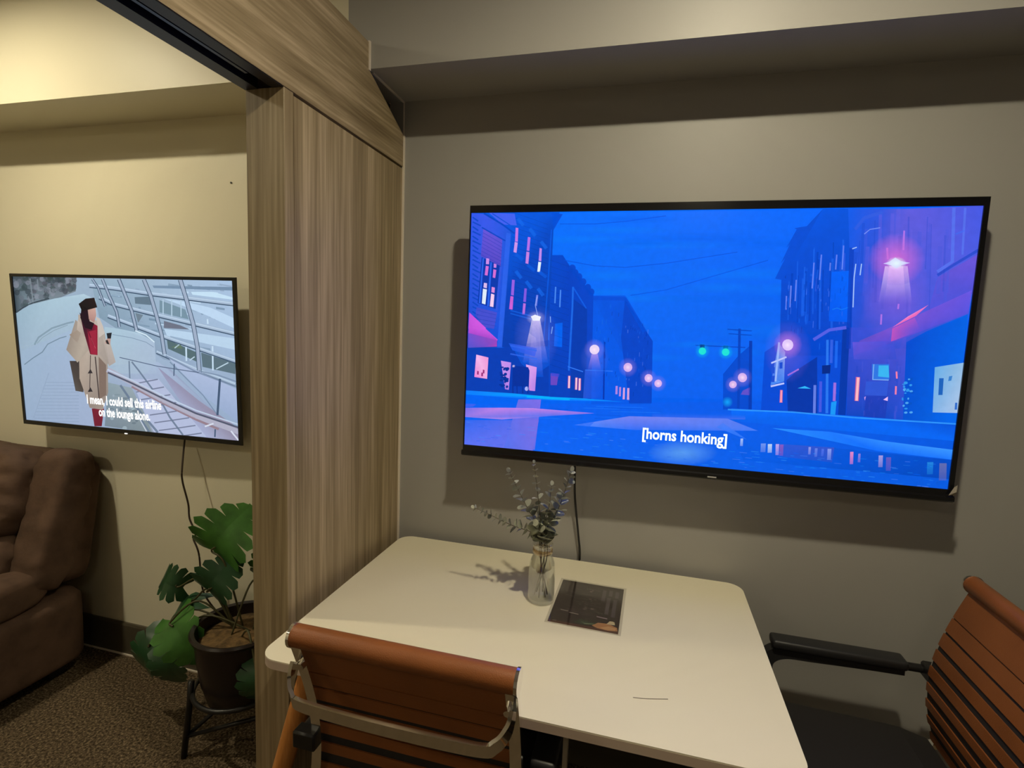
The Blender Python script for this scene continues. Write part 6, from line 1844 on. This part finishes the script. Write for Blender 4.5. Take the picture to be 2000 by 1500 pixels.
def make_chair(label):
    e = empty('office_chair'); tag(e, label, 'chair', 'tan slatted chairs at the table')
    # head roll
    bm = bmesh.new(); add_sweep(bm, [(-HW, 0, 0.890), (HW, 0, 0.890)], circ(0.0215, 20))
    o = mesh_obj('head_roll', bm, M_LEATHER, e, angle=40); o['label'] = 'padded tan leather roll'
    for s_ in (-1, 1):
        bm = bmesh.new(); add_sweep(bm, [(s_*HW, 0, 0.890), (s_*(HW+0.006), 0, 0.890)], circ(0.0235, 20))
        c = mesh_obj('end_cap', bm, M_CHROME, o, angle=40); c['label'] = 'chrome end cap'
    o = mesh_obj('mesh_back', strip(0.0, BACK_LEN-0.03, HW-0.005, -0.0012, 0.0012, 40), M_MESH, e, smooth=False); o['label'] = 'black mesh between the slats'
    for a, b in SLATS:
        mesh_obj('slat', strip(a, b, HW-0.004, -0.0045, 0.0045), M_LEATHER, e)
    for s_ in (-1, 1):
        # flat chrome side rail following the curve
        pts = [prof_at(0.012+(BACK_LEN-0.02)*i/24)[0]+Vector((s_*(HW-0.006), -0.009, 0)) for i in range(25)]
        pts += [Vector((s_*(HW-0.006), 0.075, 0.43)), Vector((s_*(HW-0.006), 0.15, 0.418)), Vector((s_*(HW-0.006), 0.40, 0.420))]
        mesh_obj('side_rail', sweep(pts, rect(0.022, 0.013), up_hint=Vector((0, 1, 0.001))), M_CHROME, e, angle=30)
        bm = bmesh.new(); p, nn = prof_at(0.062)
        add_sweep(bm, [p+Vector((s_*(HW-0.012), -0.014, 0)), p+Vector((s_*(HW-0.012), -0.026, -0.003))], circ(0.008, 12))
        mesh_obj('bolt', bm, M_CHROME, e, angle=40)
        # arm: black pad with a front loop down to the seat rail
        x = s_*(HW+0.034)
        loop = smooth_path([(x, 0.115, 0.626), (x, 0.20, 0.624), (x, 0.33, 0.618), (x, 0.405, 0.614), (x, 0.444, 0.592), (x, 0.452, 0.555), (x, 0.435, 0.50), (x, 0.410, 0.445), (x*0.93, 0.375, 0.425)], 5)
        arm = mesh_obj('arm', sweep(loop, rect(0.036, 0.030), up_hint=Vector((0, 0.001, 1)) if False else Vector((s_, 0, 0))), M_PLASTIC, e, angle=40)
        arm['label'] = 'black looped arm'
        mesh_obj('arm_pad', box((x-0.026, 0.11, 0.624), (x+0.026, 0.442, 0.650), 0.010, 3), M_PLASTIC, arm, angle=40)
        bm = bmesh.new(); add_sweep(bm, [(x, 0.065, 0.628), (x, 0.125, 0.628)], circ(0.011, 10)); add_box(bm, (min(x, s_*HW)-0.008, 0.040, 0.610), (max(x, s_*HW)+0.010, 0.072, 0.648), 0.004, 1)
        mesh_obj('arm_bracket', bm, M_BLACKMETAL, arm, angle=40)
    # chrome spreader behind the back
    q = [(-HW+0.002, -0.004, 0.838), (-HW+0.006, -0.022, 0.815), (-HW+0.022, -0.040, 0.797), (-HW+0.055, -0.048, 0.790), (0, -0.052, 0.789), (HW-0.055, -0.048, 0.790), (HW-0.022, -0.040, 0.797), (HW-0.006, -0.022, 0.815), (HW-0.002, -0.004, 0.838)]
    o = mesh_obj('back_spreader', sweep(smooth_path(q, 6), rect(0.007, 0.028), up_hint=Vector((0, -0.25, 1)).normalized()), M_CHROME, e, angle=30); o['label'] = 'flat chrome spreader bar'
    # black seat cushion
    bm = bmesh.new(); n = 14
    sp = [(0.048, 0.452), (0.075, 0.458), (0.12, 0.470), (0.20, 0.474), (0.32, 0.476), (0.42, 0.480), (0.48, 0.476), (0.51, 0.455), (0.515, 0.435), (0.49, 0.428), (0.30, 0.430), (0.08, 0.430), (0.05, 0.438)]
    seat = mesh_obj('seat', prism(sp, 0, -HW-0.012, HW+0.012), M_MESH, e); seat['label'] = 'black padded seat'
    bv = seat.modifiers.new('soft', 'BEVEL'); bv.width = 0.012; bv.segments = 3
    mesh_obj('gas_column', lathe([(0.0, 0.08), (0.028, 0.08), (0.028, 0.26), (0.018, 0.262), (0.018, 0.40), (0.06, 0.405), (0.06, 0.429), (0, 0.429)], 16, (0, 0.27, 0)), M_BLACKMETAL, e, angle=40)
    for k in range(5):
        a = math.radians(90+72*k); c_, s__ = math.cos(a), math.sin(a)
        b = mesh_obj('base_arm', sweep([(0.02*c_, 0.27+0.02*s__, 0.105), (0.15*c_, 0.27+0.15*s__, 0.095), (0.27*c_, 0.27+0.27*s__, 0.070)], rect(0.034, 0.026), scale=[1, 0.85, 0.6]), M_CHROME, e)
        bm = bmesh.new(); add_sweep(bm, [(0.27*c_-0.018*s__, 0.27+0.27*s__+0.018*c_, 0.028), (0.27*c_+0.018*s__, 0.27+0.27*s__-0.018*c_, 0.028)], circ(0.028, 14))
        add_box(bm, (0.27*c_-0.006, 0.27+0.27*s__-0.006, 0.03), (0.27*c_+0.006, 0.27+0.27*s__+0.006, 0.072))
        mesh_obj('castor', bm, M_PLASTIC, b, angle=40)
    return e
ch1 = make_chair('tan leather slatted chair with chrome spreader, its back turned at the near table edge')
ch1.location = (-0.398, -0.865, 0)
ch2 = copy_tree(ch1)
ch2['label'] = 'tan leather slatted chair with black arm at the right end of the table'
ch2.location = (0.834, -0.385, 0); ch2.rotation_euler = (0, 0, math.radians(90))

# ------------------------------------------------------------------ sofa
SX = -2.165
sf = empty('sofa', (-2.9, -0.5, 0)); tag(sf, 'dark brown microfibre reclining sofa under the smaller television', 'sofa')
def spart(name, bm, label=None):
    bmesh.ops.translate(bm, verts=bm.verts, vec=(2.9, 0.5, 0))
    o = mesh_obj(name, bm, M_SOFA, sf, smooth=True)
    if label: o['label'] = label
    return o
lean = math.radians(-17)
spart('base', pillow(((SX-3.65)/2, -0.53, 0.215), ((SX+3.65)/2, 0.42, 0.155), 14, 14, 0.002, 1.0))
spart('back_frame', pillow(((SX-3.65)/2, -0.115, 0.64), ((SX+3.65)/2-0.012, 0.055, 0.27), 9, 14, 0.002, 2.0, math.radians(-10)))
for x, lab in ((SX-0.085, 'upright side bolster nearest the monstera'), (-3.65+0.085, None)):
    spart('bolster', pillow((x, -0.185, 0.665), (0.083, 0.075, 0.275), 5, 18, 0.010, x, lean), lab)
for k, x in enumerate((-2.62, -3.2)):
    spart('back_cushion', pillow((x, -0.22, 0.76), (0.30, 0.105, 0.19), 4, 20, 0.020, 3.0+k, lean))
    spart('lumbar_cushion', pillow((x, -0.29, 0.50), (0.30, 0.10, 0.125), 3.6, 18, 0.016, 7.0+k, lean))
    spart('seat_cushion', pillow((x, -0.62, 0.43), (0.295, 0.34, 0.085), 4.5, 18, 0.008, 5.0+k))
    spart('footrest', pillow((x, -0.965, 0.25), (0.29, 0.05, 0.13), 5, 14, 0.005, 9.0+k))
for x in (SX-0.085, -3.65+0.085):
    spart('arm', pillow((x, -0.60, 0.43), (0.083, 0.36, 0.075), 4, 14, 0.006, x*2))
bm = bmesh.new()
for x in (SX-0.12, -3.5):
    for y in (-0.2, -0.86): add_box(bm, (x-0.03, y-0.03, 0), (x+0.03, y+0.03, 0.075))
bmesh.ops.translate(bm, verts=bm.verts, vec=(2.9, 0.5, 0))
mesh_obj('foot', bm, M_PLASTIC, sf)

# ------------------------------------------------------------------ monstera on its stand
PX, PY = -1.300, -0.255
st = empty('plant_stand', (PX, PY, 0)); tag(st, 'black metal plant stand with crossed legs under the monstera pot', 'plant stand')
bm = bmesh.new(); add_sweep(bm, [(0.148*math.cos(2*math.pi*i/28), 0.148*math.sin(2*math.pi*i/28), 0.225) for i in range(28)], circ(0.008, 8), closed=True)
mesh_obj('ring', bm, M_BLACKMETAL, st, smooth=True)
AN = [math.radians(a) for a in (222, 342, 102)]
for a in AN:
    mesh_obj('leg', sweep([(0.150*math.cos(a), 0.150*math.sin(a), 0.27), (0.155*math.cos(a), 0.155*math.sin(a), 0.20), (0.178*math.cos(a), 0.178*math.sin(a), 0.0)], circ(0.010, 8)), M_BLACKMETAL, st, smooth=True)
for a, b in ((AN[0], AN[1]), (AN[0], AN[2]), (AN[2], AN[1])):
    mesh_obj('cross_brace', sweep([(0.168*math.cos(a), 0.168*math.sin(a), 0.075), (0.158*math.cos(b), 0.158*math.sin(b), 0.17)], circ(0.007, 8)), M_BLACKMETAL, st, smooth=True)

pl = empty('potted_monstera', (PX, PY, 0.0)); tag(pl, 'green monstera in a dark round pot beside the oak partition', 'plant')
mesh_obj('pot', lathe([(0, 0.17), (0.085, 0.17), (0.105, 0.185), (0.125, 0.26), (0.137, 0.35), (0.142, 0.42), (0.152, 0.425), (0.155, 0.435), (0.150, 0.442), (0.138, 0.438), (0.132, 0.39), (0, 0.385)], 40), M_POT, pl, angle=50)
bm = bmesh.new(); add_lathe(bm, [(0, 0.405), (0.06, 0.408), (0.11, 0.402), (0.134, 0.396), (0.134, 0.39), (0, 0.39)], 28)
for v in bm.verts: v.co.z += 0.012*noise.noise(v.co*40)
mesh_obj('soil', bm, M_SOIL, pl, smooth=True)['label'] = 'tan bark mulch'

def monstera(W, L, cup, split, seed):
    """leaf: stalk joint at origin, midrib along +y, lobes as separate strips with gaps at the margin"""
    rnd = random.Random(seed); bm = bmesh.new(); N = 6; K = 7
    def outline(t):   # half width at fraction t along the midrib
        return (math.sin(math.pi*min(1, (t+0.16)/1.16)**0.85)**0.75)
    def zz(x, y): return cup*(abs(x)*0.6 - 1.6*(y-0.3)**2 + 0.25*abs(math.sin(y*22))*abs(x))
    for s_ in (-1, 1):
        for k in range(N):
            t0, t1 = k/N, (k+1)/N
            gap = split*(0.20 if 0 < k < N-1 else 0.05)
            prev = None
            for j in range(K+1):
                f = j/K
                nar = max(0.0, f-0.45)/0.55
                a = t0 + (t1-t0)*gap*nar*0.9; b = t1 - (t1-t0)*gap*nar*0.9
                row = []
                for t in (a, (a+b)/2, b):
                    hw = outline(t)*0.5*W*(1.0 - (0.13*nar*nar if t != (a+b)/2 else 0))
                    x = s_*hw*f
                    # lobes sweep backwards near the stalk and forwards at the tip
                    y = (t*1.0 - 0.03)*L + f*hw*(0.55*(t-0.45)) - (1-t)**3*f*0.22*L + 0.02*L
                    row.append(bm.verts.new((x, y, zz(x, y/L)*1.0)))
                if prev:
                    for i in range(2): bm.faces.new((prev[i], prev[i+1], row[i+1], row[i]))
                prev = row
    bmesh.ops.remove_doubles(bm, verts=bm.verts, dist=0.0004)
    bmesh.ops.solidify(bm, geom=bm.faces[:], thickness=0.0012)
    return bm

def at_plane(px, py, pz): return Vector((px, py, pz))
# stalk joint, tip, facing direction, width, split, shade
LV = [((-1.440, -0.230, 0.665), (-1.330, -0.215, 0.815), (0.25, -1, 0.20), 0.250, 0.7, 0),
      ((-1.430, -0.265, 0.535), (-1.350, -0.25, 0.645), (0.10, -1, -0.05), 0.175, 0.6, 1),
      ((-1.565, -0.25, 0.525), (-1.675, -0.26, 0.560), (0.30, -1, 0.30), 0.135, 0.8, 1),
      ((-1.500, -0.25, 0.490), (-1.650, -0.26, 0.400), (0.45, -0.22, 0.85), 0.085, 0.6, 1),
      ((-1.530, -0.32, 0.440), (-1.405, -0.36, 0.335), (0.15, -1, 0.45), 0.185, 0.3, 0),
      ((-1.640, -0.30, 0.330), (-1.705, -0.33, 0.190), (-0.05, -1, 0.35), 0.160, 0.6, 1),
      ((-1.560, -0.31, 0.330), (-1.530, -0.34, 0.195), (0.2, -1, 0.20), 0.150, 0.5, 1),
      ((-1.300, -0.14, 0.560), (-1.235, -0.12, 0.700), (0.4, -1, 0.25), 0.150, 0.6, 0),
      ((-1.150, -0.36, 0.370), (-1.135, -0.38, 0.240), (0.3, -1, 0.3), 0.130, 0.5, 1),
      ((-1.215, -0.16, 0.520), (-1.150, -0.12, 0.610), (0.2, -1, 0.3), 0.15, 0.6, 1)]
ROOT = Vector((PX-0.02, PY, 0.40))
for i, (jn, tp, nn, W, spl, dk) in enumerate(LV):
    jn, tp, nn = Vector(jn), Vector(tp), Vector(nn).normalized()
    y = (tp-jn); L = y.length; y.normalize(); x = y.cross(nn).normalized(); z = x.cross(y)
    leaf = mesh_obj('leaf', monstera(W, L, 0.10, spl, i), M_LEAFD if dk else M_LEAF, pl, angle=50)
    mm = Matrix((x, y, z)).transposed().to_4x4(); mm.translation = jn-pl.location; leaf.matrix_local = mm
    rt_ = ROOT + Vector((random.uniform(-.05, .05), random.uniform(-.04, .04), 0))
    mid = rt_.lerp(jn, 0.55) + Vector((0, 0, 0.06 + 0.25*abs(jn.x-PX)*0.5))
    mesh_obj('stalk', sweep([p-pl.location for p in smooth_path([rt_, mid, jn+z*-0.002, jn+y*L*0.12], 6)], circ(0.0034, 7)), M_STEM, pl, smooth=True)
